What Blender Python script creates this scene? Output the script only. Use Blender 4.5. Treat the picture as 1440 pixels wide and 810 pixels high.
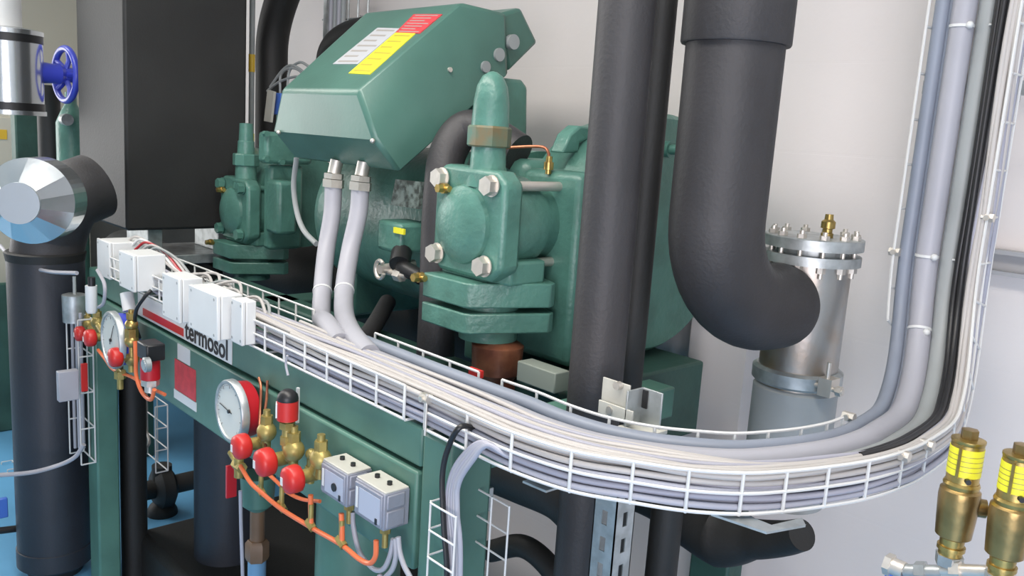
import bpy, bmesh, math, random
from mathutils import Vector, Matrix
random.seed(7)
for o in list(bpy.data.objects): bpy.data.objects.remove(o)
sc = bpy.context.scene; COL = sc.collection
V = Vector; R = math.radians; PI = math.pi

# ------------------------------------------------------------------ camera
F = 1208.4
yaw, pit, rol = R(136.829), R(10.169), R(3.726)
f0 = V((math.cos(yaw), math.sin(yaw), 0)); r0 = V((math.sin(yaw), -math.cos(yaw), 0)); u0 = V((0, 0, 1))
CF = f0*math.cos(pit) - u0*math.sin(pit); CU = u0*math.cos(pit) + f0*math.sin(pit)
CR = r0*math.cos(rol) + CU*math.sin(rol); CU = CU*math.cos(rol) - r0*math.sin(rol)
CC = V((0, 0, 1.75))
cd = bpy.data.cameras.new('camera'); cam = bpy.data.objects.new('camera', cd); COL.objects.link(cam)
cd.sensor_width = 36; cd.lens = F/1440*36; cd.clip_start = .05
m = Matrix((CR, CU, -CF)).transposed().to_4x4(); m.translation = CC
cam.matrix_world = m; sc.camera = cam
# ------------------------------------------------------------------ world, lights, exposure
vs = sc.view_settings; vs.view_transform = 'Standard'; vs.look = 'None'; vs.gamma = 1; vs.exposure = -0.2
vs.use_curve_mapping = False
w = bpy.data.worlds.new('world'); sc.world = w; w.use_nodes = True
w.node_tree.nodes['Background'].inputs[0].default_value = (.85, .92, 1, 1)
w.node_tree.nodes['Background'].inputs[1].default_value = .14
def area(name, loc, target, sx, sy, power, col):
    l = bpy.data.lights.new(name, 'AREA'); l.shape = 'RECTANGLE'; l.size = sx; l.size_y = sy; l.energy = power; l.color = col
    o = bpy.data.objects.new(name, l); COL.objects.link(o); o.location = loc
    o.rotation_euler = (V(target)-V(loc)).to_track_quat('-Z', 'Y').to_euler(); return o
area('ceiling_lamp', (-1.2, .6, 2.98), (-1.2, .6, 0), 3.2, .5, 82, (1, .945, .88))
area('ceiling_lamp', (-4.6, .4, 2.98), (-4.6, .4, 0), 2.4, .5, 46, (1, .945, .88))
area('daylight_window', (-7.2, -.6, 1.7), (-2, .9, 1.2), 2.2, 1.8, 88, (1, .98, .98))
area('daylight_opening', (1.6, -1.9, 1.25), (-.9, 1.6, 1.0), 2.4, 1.9, 132, (.98, .93, 1))

# ------------------------------------------------------------------ helpers
def A(px, py, X=None, Y=None, Z=None):
    "the point of the ray through pixel (px,py) of the 1440x810 frame on a world plane"
    d = CF + CR*((px-720)/F) + CU*((405-py)/F)
    if X is not None: t = (X-CC.x)/d.x
    elif Y is not None: t = (Y-CC.y)/d.y
    else: t = (Z-CC.z)/d.z
    return CC + d*t
def AP(px, py, p0, n):
    d = CF + CR*((px-720)/F) + CU*((405-py)/F)
    return CC + d*((V(p0)-CC).dot(n)/d.dot(n))
def S(p): return (V(p)-CC).dot(CF)/F           # metres per pixel at p
MATS = {}
def mat(name, col, rough=.5, metal=0, bump=0, bscale=60, var=0, vscale=6, spec=.5, coat=0, col2=None, lo=.4, hi=.62, emit=0):
    if name in MATS: return MATS[name]
    m = bpy.data.materials.new(name); m.use_nodes = True; nt = m.node_tree; b = nt.nodes['Principled BSDF']
    b.inputs['Base Color'].default_value = (*col, 1); b.inputs['Roughness'].default_value = rough
    b.inputs['Metallic'].default_value = metal; b.inputs['Specular IOR Level'].default_value = spec
    b.inputs['Coat Weight'].default_value = coat
    tc = nt.nodes.new('ShaderNodeTexCoord')
    if bump:
        n = nt.nodes.new('ShaderNodeTexNoise'); n.inputs['Scale'].default_value = bscale; n.inputs['Detail'].default_value = 3
        bp = nt.nodes.new('ShaderNodeBump'); bp.inputs['Strength'].default_value = bump; bp.inputs['Distance'].default_value = .01
        nt.links.new(tc.outputs['Object'], n.inputs['Vector']); nt.links.new(n.outputs['Fac'], bp.inputs['Height'])
        nt.links.new(bp.outputs['Normal'], b.inputs['Normal'])
    if var or col2:
        n = nt.nodes.new('ShaderNodeTexNoise'); n.inputs['Scale'].default_value = vscale; n.inputs['Detail'].default_value = 4
        r = nt.nodes.new('ShaderNodeValToRGB')
        c2 = col2 if col2 else tuple(c*(1-var) for c in col)
        r.color_ramp.elements[0].position = lo; r.color_ramp.elements[1].position = hi
        r.color_ramp.elements[0].color = (*col, 1); r.color_ramp.elements[1].color = (*c2, 1)
        nt.links.new(tc.outputs['Object'], n.inputs['Vector']); nt.links.new(n.outputs['Fac'], r.inputs['Fac'])
        nt.links.new(r.outputs['Color'], b.inputs['Base Color'])
    MATS[name] = m; return m
GREEN = mat('green paint', (.088, .205, .160), .42, bump=.05, bscale=40, var=.22, vscale=5)
GCAST = mat('green painted casting', (.085, .215, .172), .36, bump=.22, bscale=55, var=.25, vscale=9)
GBOX = mat('green terminal box paint', (.070, .165, .132), .34, bump=.03, bscale=90, var=.15, vscale=4)
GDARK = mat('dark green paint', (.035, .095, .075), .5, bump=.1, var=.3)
RUB = mat('black foam rubber', (.036, .034, .036), .55, bump=.12, bscale=120, var=.2, vscale=5)
RUBD = mat('deep black foam rubber', (.018, .018, .017), .6, bump=.1, bscale=100, var=.3, vscale=3)
RUBB = mat('blueish black foam rubber', (.022, .026, .036), .5, bump=.08, bscale=80, var=.2, vscale=3)
STEEL = mat('bare steel', (.42, .42, .41), .38, .85, bump=.05, bscale=80, col2=(.36, .25, .16), vscale=6, lo=.42, hi=.68)
BOLT = mat('zinc bolt', (.66, .62, .56), .42, .75, bump=.1)
GALV = mat('galvanised steel', (.50, .53, .53), .42, .7, bump=.04, var=.3, vscale=22)
PLATEW = mat('painted light grey bracket', (.55, .54, .48), .5, 0, bump=.05, var=.2)
WIREM = mat('white coated wire', (.68, .68, .66), .4, .0)
CONDL = mat('light grey conduit', (.39, .39, .43), .45, bump=.02, var=.08)
CONDB = mat('bluish grey conduit', (.25, .28, .34), .45, bump=.02, var=.1)
CONDG = mat('mid grey conduit', (.32, .34, .34), .5, bump=.02, var=.12)
CREAM = mat('cream cable', (.47, .445, .425), .5)
CABL = mat('pale lilac cable', (.35, .35, .41), .5)
CABG = mat('grey cable', (.35, .36, .42), .5)
BLACK = mat('black plastic', (.012, .012, .013), .4)
WHITEP = mat('white plastic', (.70, .71, .70), .42, var=.06)
RED = mat('red plastic', (.52, .022, .018), .38)
REDD = mat('dark red plastic', (.42, .012, .02), .35)
REDL = mat('red label', (.60, .05, .06), .5, var=.2, vscale=40)
YEL = mat('yellow label', (.72, .68, .03), .5)
YELO = mat('orange yellow label', (.70, .45, .04), .5)
BRASS = mat('brass', (.50, .36, .12), .32, .85, bump=.08, var=.35, vscale=30)
BRASSP = mat('dull yellow brass', (.42, .33, .11), .42, .55, bump=.1, var=.3, vscale=30)
BRONZE = mat('bronze', (.36, .25, .10), .3, .85, bump=.06, var=.3, vscale=25)
COPPER = mat('copper', (.45, .17, .09), .38, .7, bump=.08, col2=(.2, .07, .045), vscale=12)
ORANGE = mat('orange red tube', (.75, .17, .06), .35)
BLUE = mat('blue paint', (.05, .07, .50), .35, coat=.2)
BLUEL = mat('bright blue plastic', (.06, .16, .55), .4)
ALU = mat('aluminium sheet', (.62, .65, .67), .2, .92, bump=.06, bscale=14)
ALUD = mat('dull aluminium sheet', (.40, .43, .46), .42, .5, bump=.04, bscale=20)
GLASSD = mat('gauge face', (.62, .63, .58), .35)
GREYB = mat('grey cast casing', (.27, .28, .33), .42, .2, bump=.1, bscale=90)
GREYD = mat('grey dial face', (.42, .45, .54), .4)
FLOORM = mat('light blue floor paint', (.14, .40, .66), .35, bump=.03, var=.15, vscale=1.5)
RUST = mat('rusty green paint', (.15, .12, .06), .55, col2=(.06, .15, .11), vscale=14)
BROWN = mat('brown primer', (.19, .11, .06), .5, var=.2)

class MB:
    def __init__(s): s.bm = bmesh.new()
    def box(s, a, b):
        a, b = V(a), V(b)
        vs = [s.bm.verts.new((x, y, z)) for x in (a.x, b.x) for y in (a.y, b.y) for z in (a.z, b.z)]
        for f in ((0,1,3,2), (4,6,7,5), (0,4,5,1), (2,3,7,6), (0,2,6,4), (1,5,7,3)): s.bm.faces.new([vs[i] for i in f])
        return s
    def poly(s, pts, faces):
        vs = [s.bm.verts.new(p) for p in pts]
        for f in faces: s.bm.faces.new([vs[i] for i in f])
        return s
    def prism(s, pts, ext):
        pts = [V(p) for p in pts]; e = V(ext); n = len(pts)
        vs = [s.bm.verts.new(p) for p in pts] + [s.bm.verts.new(p+e) for p in pts]
        s.bm.faces.new(vs[:n]); s.bm.faces.new(vs[n:][::-1])
        for i in range(n): s.bm.faces.new((vs[i], vs[n+i], vs[n+(i+1) % n], vs[(i+1) % n]))
        return s
    def lathe(s, o, ax, prof, seg=32, caps=True, rot=0):
        "prof: (distance along the axis, radius)"
        o = V(o); ax = V(ax).normalized(); a = ax.orthogonal().normalized(); b = ax.cross(a)
        if abs(ax.z) > .99: a = V((1, 0, 0)); b = ax.cross(a)
        rings = []
        for (t, r) in prof:
            if r < 1e-5: rings.append([s.bm.verts.new(o+ax*t)])
            else: rings.append([s.bm.verts.new(o+ax*t+(a*math.cos(rot+2*PI*i/seg)+b*math.sin(rot+2*PI*i/seg))*r) for i in range(seg)])
        for r1, r2 in zip(rings, rings[1:]):
            for i in range(seg):
                j = (i+1) % seg
                if len(r1) == 1 and len(r2) == 1: continue
                if len(r1) == 1: s.bm.faces.new((r1[0], r2[j], r2[i]))
                elif len(r2) == 1: s.bm.faces.new((r1[i], r1[j], r2[0]))
                else: s.bm.faces.new((r1[i], r1[j], r2[j], r2[i]))
        if caps:
            if len(rings[0]) > 1: s.bm.faces.new(rings[0][::-1])
            if len(rings[-1]) > 1: s.bm.faces.new(rings[-1])
        return s
    def cyl(s, p0, p1, r, r1=None, seg=24, rot=0):
        p0, p1 = V(p0), V(p1)
        return s.lathe(p0, p1-p0, [(0, r), ((p1-p0).length, r if r1 is None else r1)], seg, rot=rot)
    def hexa(s, p0, p1, r): return s.cyl(p0, p1, r, seg=6, rot=.3)
    def ball(s, c, r, sc=(1, 1, 1), seg=20):
        ret = bmesh.ops.create_uvsphere(s.bm, u_segments=seg, v_segments=seg//2, radius=r)
        for v in ret['verts']: v.co = V((v.co.x*sc[0], v.co.y*sc[1], v.co.z*sc[2])) + V(c)
        return s
    def tube(s, pts, r, seg=12, caps=True):
        pts = [V(p) for p in pts]; n = len(pts); rs = r if isinstance(r, (list, tuple)) else [r]*n
        T = [(pts[min(i+1, n-1)]-pts[max(i-1, 0)]).normalized() for i in range(n)]
        a = T[0].orthogonal().normalized(); rings = []
        for i in range(n):
            a = (a - T[i]*a.dot(T[i])).normalized(); b = T[i].cross(a)
            rings.append([s.bm.verts.new(pts[i]+(a*math.cos(2*PI*k/seg)+b*math.sin(2*PI*k/seg))*rs[i]) for k in range(seg)])
        for r1, r2 in zip(rings, rings[1:]):
            for k in range(seg): s.bm.faces.new((r1[k], r1[(k+1) % seg], r2[(k+1) % seg], r2[k]))
        if caps: s.bm.faces.new(rings[0][::-1]); s.bm.faces.new(rings[-1])
        return s
    def build(s, name, m, parent=None, bevel=0, smooth=35, loc=None):
        bmesh.ops.recalc_face_normals(s.bm, faces=s.bm.faces[:])
        me = bpy.data.meshes.new(name)
        if parent is not None: base = V(parent['_w']) 
        elif loc is not None: base = V(loc)
        else:
            co = [v.co for v in s.bm.verts]
            base = V(((min(c.x for c in co)+max(c.x for c in co))/2, (min(c.y for c in co)+max(c.y for c in co))/2, min(c.z for c in co)))
        for v in s.bm.verts: v.co -= base
        s.bm.to_mesh(me); s.bm.free(); me.materials.append(m)
        for p in me.polygons: p.use_smooth = True
        me.set_sharp_from_angle(angle=R(smooth))
        o = bpy.data.objects.new(name, me); COL.objects.link(o)
        if parent is not None: o.parent = parent
        else: o.location = base
        o['_w'] = tuple(base)
        if bevel:
            b = o.modifiers.new('bevel', 'BEVEL'); b.width = bevel; b.segments = 2; b.limit_method = 'ANGLE'; b.angle_limit = R(40)
        return o
def spl(pts, k=8):
    "Catmull-Rom through points"
    P = [V(p) for p in pts]; P = [P[0]*2-P[1]] + P + [P[-1]*2-P[-2]]; out = []
    for i in range(1, len(P)-2):
        for j in range(k):
            t = j/k; a, b, c, d = P[i-1:i+3]
            out.append(.5*((2*b)+(c-a)*t+(2*a-5*b+4*c-d)*t*t+(3*b-a-3*c+d)*t**3))
    out.append(P[-2]); return out
def tag(o, label, cat, group=None):
    o['label'] = label; o['category'] = cat
    if group: o['group'] = group
    return o
def thing(name, loc, label, cat, group=None):
    o = bpy.data.objects.new(name, None); COL.objects.link(o); o.location = V(loc); o['_w'] = tuple(V(loc)); o.empty_display_size = .05
    return tag(o, label, cat, group)
def struct(name, mb, m, bevel=0):
    o = mb.build(name, m, bevel=bevel); o['kind'] = 'structure'; return o
def cable(name, pts, r, m, label, cat='cable', group=None, k=8, seg=10):
    return tag(MB().tube(spl(pts, k), r, seg).build(name, m), label, cat, group)
def text(s, p, ex, ey, size, m, parent, name='lettering', thick=.0006):
    "lettering with its baseline start at p, reading along ex, up along ey; width = size"
    c = bpy.data.curves.new('t', 'FONT'); c.body = s; c.extrude = 1; c.offset = .018; t = bpy.data.objects.new('t', c); COL.objects.link(t)
    dg = bpy.context.evaluated_depsgraph_get(); me = bpy.data.meshes.new_from_object(t.evaluated_get(dg))
    bpy.data.objects.remove(t)
    ex, ey = V(ex).normalized(), V(ey).normalized(); ez = ex.cross(ey)
    xs = [v.co.x for v in me.vertices]; k = size/(max(xs)-min(xs)); x0 = min(xs); base = V(parent['_w'])
    for v in me.vertices: v.co = V(p)+ex*(v.co.x-x0)*k+ey*v.co.y*k+ez*(v.co.z*thick)-base
    me.materials.clear(); me.materials.append(m)
    o = bpy.data.objects.new(name, me); COL.objects.link(o); o.parent = parent; o['_w'] = tuple(base); return o

# ------------------------------------------------------------------ the room
WY = 2.3
wallm = mat('painted block wall', (.76, .71, .685), .75, bump=.12, bscale=25, var=.04, vscale=1.2)
nt = wallm.node_tree; br = nt.nodes.new('ShaderNodeTexBrick'); tc = nt.nodes.new('ShaderNodeTexCoord'); mp = nt.nodes.new('ShaderNodeMapping')
mp.inputs['Rotation'].default_value = (R(90), 0, 0); br.inputs['Scale'].default_value = 1; br.inputs['Brick Width'].default_value = .6
br.inputs['Row Height'].default_value = .25; br.inputs['Mortar Size'].default_value = .004
bp = [n for n in nt.nodes if n.type == 'BUMP'][0]; b2 = nt.nodes.new('ShaderNodeBump'); b2.inputs['Strength'].default_value = .25; b2.inputs['Distance'].default_value = .004; b2.invert = True
nt.links.new(tc.outputs['Object'], mp.inputs['Vector']); nt.links.new(mp.outputs['Vector'], br.inputs['Vector']); nt.links.new(br.outputs['Fac'], b2.inputs['Height'])
nt.links.new(bp.outputs['Normal'], b2.inputs['Normal']); nt.links.new(b2.outputs['Normal'], nt.nodes['Principled BSDF'].inputs['Normal'])
WHW = mat('white wall paint', (.66, .66, .63), .7)
struct('wall_back', MB().box((-7.5, WY, 0), (3, WY+.1, 3.1)), wallm)
struct('wall_left', MB().box((-7.6, -2.6, 0), (-7.5, WY+.1, 3.1)), mat('beige wall paint', (.50, .47, .38), .7))
struct('wall_right', MB().box((3, -2.6, 0), (3.1, WY+.1, 3.1)), WHW)
struct('wall_front', MB().box((-7.6, -2.7, 0), (3.1, -2.6, 3.1)), WHW)
FZ = -.13      # floor level
struct('floor', MB().box((-7.6, -2.7, FZ-.1), (3.1, WY+.1, FZ)), FLOORM)
struct('ceiling', MB().box((-7.6, -2.7, 3.1), (3.1, WY+.1, 3.2)), WHW)

# ------------------------------------------------------------------ machine frame
fr = thing('machine_frame', (-2.3, 1.05, 0), 'long green painted steel frame with red and white stickers standing under the compressors', 'machine frame')
MB().box((-3.37, 1.0, 1.078), (-1.30, 1.15, 1.163)).build('upper_beam', GREEN, fr, bevel=.006)
MB().box((-3.35, .992, .857), (-1.30, 1.03, 1.070)).build('lower_plate', GREEN, fr, bevel=.006)
xn0 = A(586, 790, Y=.99).x; xn1 = A(631, 700, Y=.99).x; yn1 = A(689, 720, X=xn1).y
MB().box((xn0, .990, 0), (xn1, yn1, 1.163)).build('post', GREEN, fr, bevel=.008)
xf0 = A(123, 620, Y=.985).x; xf1 = A(136, 620, Y=.985).x; yf1 = A(168, 620, X=xf1).y
MB().box((xf0, .985, 0), (xf1, yf1, 1.06)).build('post', GREEN, fr, bevel=.008)
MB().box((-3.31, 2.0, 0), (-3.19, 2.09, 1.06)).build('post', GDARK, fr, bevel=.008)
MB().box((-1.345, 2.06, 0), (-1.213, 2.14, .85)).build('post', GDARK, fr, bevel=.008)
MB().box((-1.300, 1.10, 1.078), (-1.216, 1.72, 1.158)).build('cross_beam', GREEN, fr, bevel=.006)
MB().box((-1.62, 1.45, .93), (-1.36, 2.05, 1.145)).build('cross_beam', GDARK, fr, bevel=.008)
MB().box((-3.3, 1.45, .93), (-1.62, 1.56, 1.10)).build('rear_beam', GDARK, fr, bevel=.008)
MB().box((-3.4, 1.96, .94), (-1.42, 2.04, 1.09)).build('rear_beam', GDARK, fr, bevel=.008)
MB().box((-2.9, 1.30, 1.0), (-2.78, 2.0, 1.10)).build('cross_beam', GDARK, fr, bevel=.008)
qa = A(372, 792, Y=1.12); qb = A(540, 775, Y=1.4)
MB().box((-1.88, 1.30, qb.z-.25), (-1.30, 1.42, A(450, 782, Y=1.36).z)).build('lower_rail', GREEN, fr, bevel=.006)
p = A(772, 522, Y=1.44); MB().box((p.x-.07, 1.40, p.z-.035), (p.x+.06, 1.449, p.z+.015)).build('spacer_block', mat('grey green painted block', (.26, .29, .25), .55), fr, bevel=.003)
# stickers on the front
z0 = 1.083
x0, x1 = A(195, 430, Y=1.0).x, A(327, 500, Y=1.0).x
st = MB().box((x0, .9975, z0), (x1, .9995, 1.158)).build('name_sticker', WHITEP, fr); st['label'] = 'white sticker with a red stripe and black lettering'
xr0, xr1 = A(201, 432, Y=.997).x, A(258, 466, Y=.997).x
MB().box((xr0, .996, z0+.008), (xr1, .9976, z0+.032)).build('stripe', RED, st)
xa, xb = A(260, 470, Y=.997).x, A(320, 500, Y=.997).x
text('termosol', (xa, .9968, z0+.008), (1, 0, 0), (0, 0, 1), xb-xa, BLACK, st)
def sticker(name, c, m, Y=.991, label=None):
    P = [A(x, y, Y=Y) for x, y in c]; xl = (P[0].x+P[3].x)/2; xr = (P[1].x+P[2].x)/2; zt = (P[0].z+P[1].z)/2; zb = (P[2].z+P[3].z)/2
    o = MB().box((xl, Y-.001, zb), (xr, Y+.001, zt)).build(name, m, fr)
    if label: o['label'] = label
sticker('sticker', [(250, 483), (267, 492), (267, 514), (250, 505)], WHITEP, label='small white sticker')
sticker('sticker', [(246, 503), (275, 522), (275, 565), (246, 546)], REDL, label='red warning sticker')
sticker('sticker', [(245, 547), (276, 566), (276, 578), (245, 560)], WHITEP, label='white strip under the red sticker')

# ------------------------------------------------------------------ insulated pipes
def pipe(name, pts, r, m, label, seg=32, k=10, smooth=True, cat='pipe'):
    P = spl(pts, k) if smooth else pts
    return tag(MB().tube(P, r, seg).build(name, m), label, cat)
# two pipes in the centre
pa = A(860, 270, Y=1.34); xa = pa.x
pipe('insulated_pipe', [(xa, 1.34, 0.0), (xa, 1.34, 3.1)], .0575, RUB, 'black foam insulated vertical pipe standing in front of the nearer compressor', smooth=False)
pb = A(905, 270, Y=1.50)
t = tag(MB().tube([(pb.x, 1.50, .02), (pb.x, 1.50, 3.1)], .036, 24).build('insulated_pipe', RUBD), 'thinner dark vertical pipe right behind the centre insulated pipe', 'pipe')
# big elbow pipe
YB = 1.54; YF = 1.90
tp = A(1034, 64, Y=YB); XB = tp.x; XF = A(1134, 420, Y=YF).x
dh = V((XF-XB, YF-YB, 0)); Lh = dh.length; dh.normalize()
rb = 69*S(tp); rf_ = .075; ZH = A(1092, 432, Y=YF-.14).z; RB = min(.20, Lh-.12)
pth = [(XB, YB, tp.z+.04), (XB, YB, ZH+RB)] + [V((XB, YB, ZH+RB))+dh*RB*(1-math.cos(a))-V((0, 0, RB*math.sin(a))) for a in [R(d) for d in range(9, 91, 9)]] + [V((XB, YB, ZH))+dh*(Lh-rf_-.045)]
ZT = len(pth)
bp_ = thing('insulated_pipe', (XB, YB, ZH-rb), 'large black foam insulated pipe bending into the bare steel flanged pipe', 'pipe')
dense = []
for i in range(len(pth)-1):
    for j in range(3): dense.append(V(pth[i]).lerp(V(pth[i+1]), j/3))
dense.append(V(pth[-1])); nd = len(dense); e0 = dense[-1]; rad = [rb]*nd
for i in range(1, 9):
    t = i/8*PI/2; dense.append(e0+dh*(rb*.85*math.sin(t))); rad.append(max(rb*math.cos(t)**.8, .002))
MB().tube(dense, rad, 56).build('insulation', RUB, bp_)
MB().lathe((XB, YB, tp.z), (0, 0, 1), [(0, rb), (0, rb+.009), (.004, rb+.011), (.118, rb+.011), (.125, rb+.004)], 56).build('collar', RUB, bp_)
MB().cyl((XB, YB, tp.z+.1), (XB, YB, 3.1), rb*.9, seg=40).build('bare_pipe', mat('tan pipe', (.36, .27, .17), .5), bp_)
# flanged steel pipe
rf = 54*S(V((XF, YF, 1.4)))
fp = thing('flanged_pipe', (XF, YF, .3), 'bare steel vertical pipe closed by a bolted round flange beside the big black elbow', 'pipe')
zf = A(1143, 347, Y=YF).z
zj = A(1100, 700, Y=YF).z
MB().cyl((XF, YF, zj+.02), (XF, YF, zf-.03), rf, seg=48).build('pipe_body', STEEL, fp)
RF = 67*S(V((XF, YF, 1.5)))
MB().lathe((XF, YF, zf), (0, 0, 1), [(0, RF), (.024, RF), (.026, RF-.002), (.028, RF*.7)], 56).build('blind_flange', GALV, fp, smooth=20)
MB().lathe((XF, YF, zf-.036), (0, 0, 1), [(0, RF-.002), (.022, RF-.002), (.022, RF*.72), (.038, RF*.72)], 56).build('pipe_flange', GALV, fp, smooth=20)
for i in range(12):
    a = 2*PI*i/12+.2; bx, by = XF+(RF-.018)*math.cos(a), YF+(RF-.018)*math.sin(a)
    MB().hexa((bx, by, zf+.024), (bx, by, zf+.036), .011).cyl((bx, by, zf-.062), (bx, by, zf+.044), .0055, seg=10).hexa((bx, by, zf-.05), (bx, by, zf-.036), .011).build('flange_bolt', BOLT, fp)
q = A(1163, 330, Y=YF-.02)
MB().lathe((q.x, q.y, zf+.02), (0, 0, 1), [(0, .014), (.018, .014), (.02, .011), (.028, .011), (.03, .016), (.045, .016), (.05, .010), (.062, .009)], 12).build('bleed_plug', BRASS, fp)
zc = A(1110, 521, Y=YF).z
jx = XF; rf2 = 57*S(V((XF, YF, 1.1)))-.012
MB().lathe((jx, YF, zc-.022), (0, 0, 1), [(0, rf2+.012), (.006, rf2+.018), (.034, rf2+.018), (.04, rf2+.010)], 48).build('clamp_band', GALV, fp)
rj = 57*S(V((XF, YF, 1.1))); jx = XF
MB().lathe((jx, YF, zj), (0, 0, 1), [(0, rj), (zc-.035-zj, rj), (zc-.025-zj, rj-.01)], 48).build('lower_jacket', CONDG, fp)
cx = A(1168, 524, Y=YF-.04).x; cy = YF-.05
cb = MB().box((cx-.012, cy-.02, zc-.02), (cx+.02, cy+.02, zc+.022)).cyl((cx-.03, cy-.012, zc), (cx+.045, cy-.012, zc), .006).hexa((cx+.03, cy-.012, zc), (cx+.043, cy-.012, zc), .012).cyl((cx+.005, cy-.012, zc), (cx+.005, cy-.012, zc+.06), .005).build('clamp_bolt', BOLT, fp)

# ------------------------------------------------------------------ compressors
def end_shape(th, X0, X1, cy, cz, r, name, m):
    d = X1-X0
    return MB().lathe((X0, cy, cz), (1, 0, 0), [(0, r*.9), (d*.15, r*.93), (d*.55, r*.95), (d*.56, r), (d*.93, r), (d, r*.96), (d*1.01, r*.7)], 64).build(name, m, th)
cp = thing('screw_compressor', (-2.0, 1.8, 1.1), 'green screw compressor under the sloping terminal box, in front of the wall', 'compressor')
MB().lathe((-2.72, 1.78, 1.43), (1, 0, 0), [(0, .12), (.02, .22), (.06, .25), (.10, .255), (.84, .255), (.86, .275), (.92, .275)], 64).build('motor_housing', GCAST, cp)
MB().box((-1.93, 1.585, 1.15), (-1.66, 2.12, 1.685)).build('bearing_housing', GCAST, cp, bevel=.03)
MB().box((-1.655, 1.56, 1.17), (-1.44, 1.74, 1.665)).build('discharge_block', GCAST, cp, bevel=.02)
end_shape(cp, -1.72, -1.47, 1.93, 1.495, .335, 'end_cover', GCAST)
q = A(940, 210, X=-1.45)
MB().cyl((-1.465, q.y, q.z), (-1.44, q.y, q.z), .022).cyl((-1.44, q.y, q.z), (-1.415, q.y, q.z), .014).build('plug', GCAST, cp)
# lifting lug
lug = [A(x, y, X=-1.62) for x, y in ((772, 214), (783, 188), (797, 176), (812, 178), (833, 184), (833, 190), (806, 196), (797, 200), (795, 213))]
MB().prism(lug, (.05, 0, 0)).build('lifting_lug', GCAST, cp, bevel=.006)
# feet
MB().box((-1.9, 1.6, 1.085), (-1.72, 2.0, 1.20)).build('foot', GCAST, cp, bevel=.01)
MB().box((-2.62, 1.6, 1.09), (-2.5, 1.95, 1.25)).build('foot', GCAST, cp, bevel=.01)
# pipe stub and small valve under the motor
q = A(560, 340, Y=1.46)
MB().box((q.x-.07, 1.43, q.z-.03), (q.x+.05, 1.58, q.z+.06)).build('oil_port_block', GCAST, cp, bevel=.012)
q2 = A(562, 326, Y=1.425); MB().box((q2.x-.03, 1.424, q2.z-.006), (q2.x+.02, 1.431, q2.z+.01)).build('yellow_mark', YEL, cp)
MB().cyl(A(565, 355, Y=1.45), A(562, 372, Y=1.42), .03).cyl(A(565, 375, Y=1.43), A(592, 390, Y=1.43), .022).build('oil_fitting', BLACK, cp)
pl = [A(x, y, Y=1.475) for x, y in ((556, 252), (592, 256), (588, 294), (549, 288))]
MB().prism(pl, (0, .012, 0)).build('name_plate', mat('worn steel label', (.22, .27, .24), .5, .2, col2=(.05, .06, .05), vscale=50), cp)
# terminal box
XR, XL = -2.0, -2.585
p1 = A(527, 197, X=XR); p2 = A(560, 243, X=XR); p3 = A(503, 128, X=-2.075); p4 = A(650, 3, X=-2.04); p5 = A(713, 18, X=XR); p6 = A(716, 104, X=XR)
def both(p, insR=0, insL=None):
    return V(p), V((XL+(XR-p.x), p.y, p.z))
pr = [both(p) for p in (p1, p2, p3, p4, p5, p6)]
pts = [a for a, b in pr]+[b for a, b in pr]
tb = MB().poly(pts, [(0, 6, 8, 2), (2, 8, 9, 3), (3, 9, 10, 4), (4, 10, 11, 5), (5, 11, 7, 1), (1, 7, 6, 0),
    (0, 2, 3), (0, 3, 4), (0, 4, 5), (0, 5, 1), (6, 9, 8), (6, 10, 9), (6, 11, 10), (6, 7, 11)]).build('terminal_box', GBOX, cp, bevel=.012)
e1 = [A(x, y, X=-2.03) for x, y in ((700, 20), (733, 10), (757, 60), (716, 101))]
MB().prism(e1, (-.42, 0, 0)).build('box_end', GBOX, cp, bevel=.012)
nk = [A(x, y, X=-2.02) for x, y in ((695, 108), (735, 112), (743, 122), (742, 205), (695, 205))]
MB().prism(nk, (-.3, 0, 0)).build('box_neck', GCAST, cp, bevel=.012)
for (x, y, r) in ((683, 94, 7), (702, 77, 8), (722, 59, 9)):
    c = A(x, y, X=XR+.004); rr = r*S(c)*1.15
    MB().cyl((XR-.01, c.y, c.z), (XR+.008, c.y, c.z), rr, seg=28).build('grey_plug', CONDG, tb)
c = A(632, 98, X=XR); MB().cyl((XR-.02, c.y, c.z), (XR+.006, c.y, c.z), .007).build('screw', BOLT, tb)
for (x, y) in ((392, 186), (524, 198)):
    c = A(x, y, Y=p1.y-.004); MB().ball(c, .007).build('screw', BOLT, tb)
# stickers on the sloping lid
nrm = (pts[8]-pts[2]).cross(pts[3]-pts[2]).normalized()
if nrm.z < 0: nrm = -nrm
base = pts[2]+nrm*.0015
def lidsticker(c, m, label):
    P = [AP(x, y, base, nrm) for x, y in c]; nl = 7
    o = MB().prism([q-nrm*.002 for q in P], nrm*.0025).build('sticker', m, tb); o['label'] = label
    mb = MB(); n2 = nrm*.0008
    for i in range(nl):
        t0 = (i+.35)/nl; t1 = t0+.3/nl; f0_, f1_ = .1, .9-.25*((i*5) % 3)/2
        q0_, q1_ = P[0].lerp(P[3], t0), P[1].lerp(P[2], t0); q2_, q3_ = P[0].lerp(P[3], t1), P[1].lerp(P[2], t1)
        mb.prism([q0_.lerp(q1_, f0_), q0_.lerp(q1_, f1_), q2_.lerp(q3_, f1_), q2_.lerp(q3_, f0_)], n2)
    mb.bm.verts.ensure_lookup_table()
    mb.build('small_print', mat('faded print', (.30, .28, .26), .6) if m is not YEL else mat('yellow print', (.42, .36, .03), .6), tb)
lidsticker([(468, 90), (503, 90), (562, 40), (531, 39)], mat('faded white label', (.42, .43, .45), .5), 'white sticker on the sloping lid')
lidsticker([(490, 103), (520, 104.5), (584, 47), (556, 46)], YEL, 'yellow sticker on the sloping lid')
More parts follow.
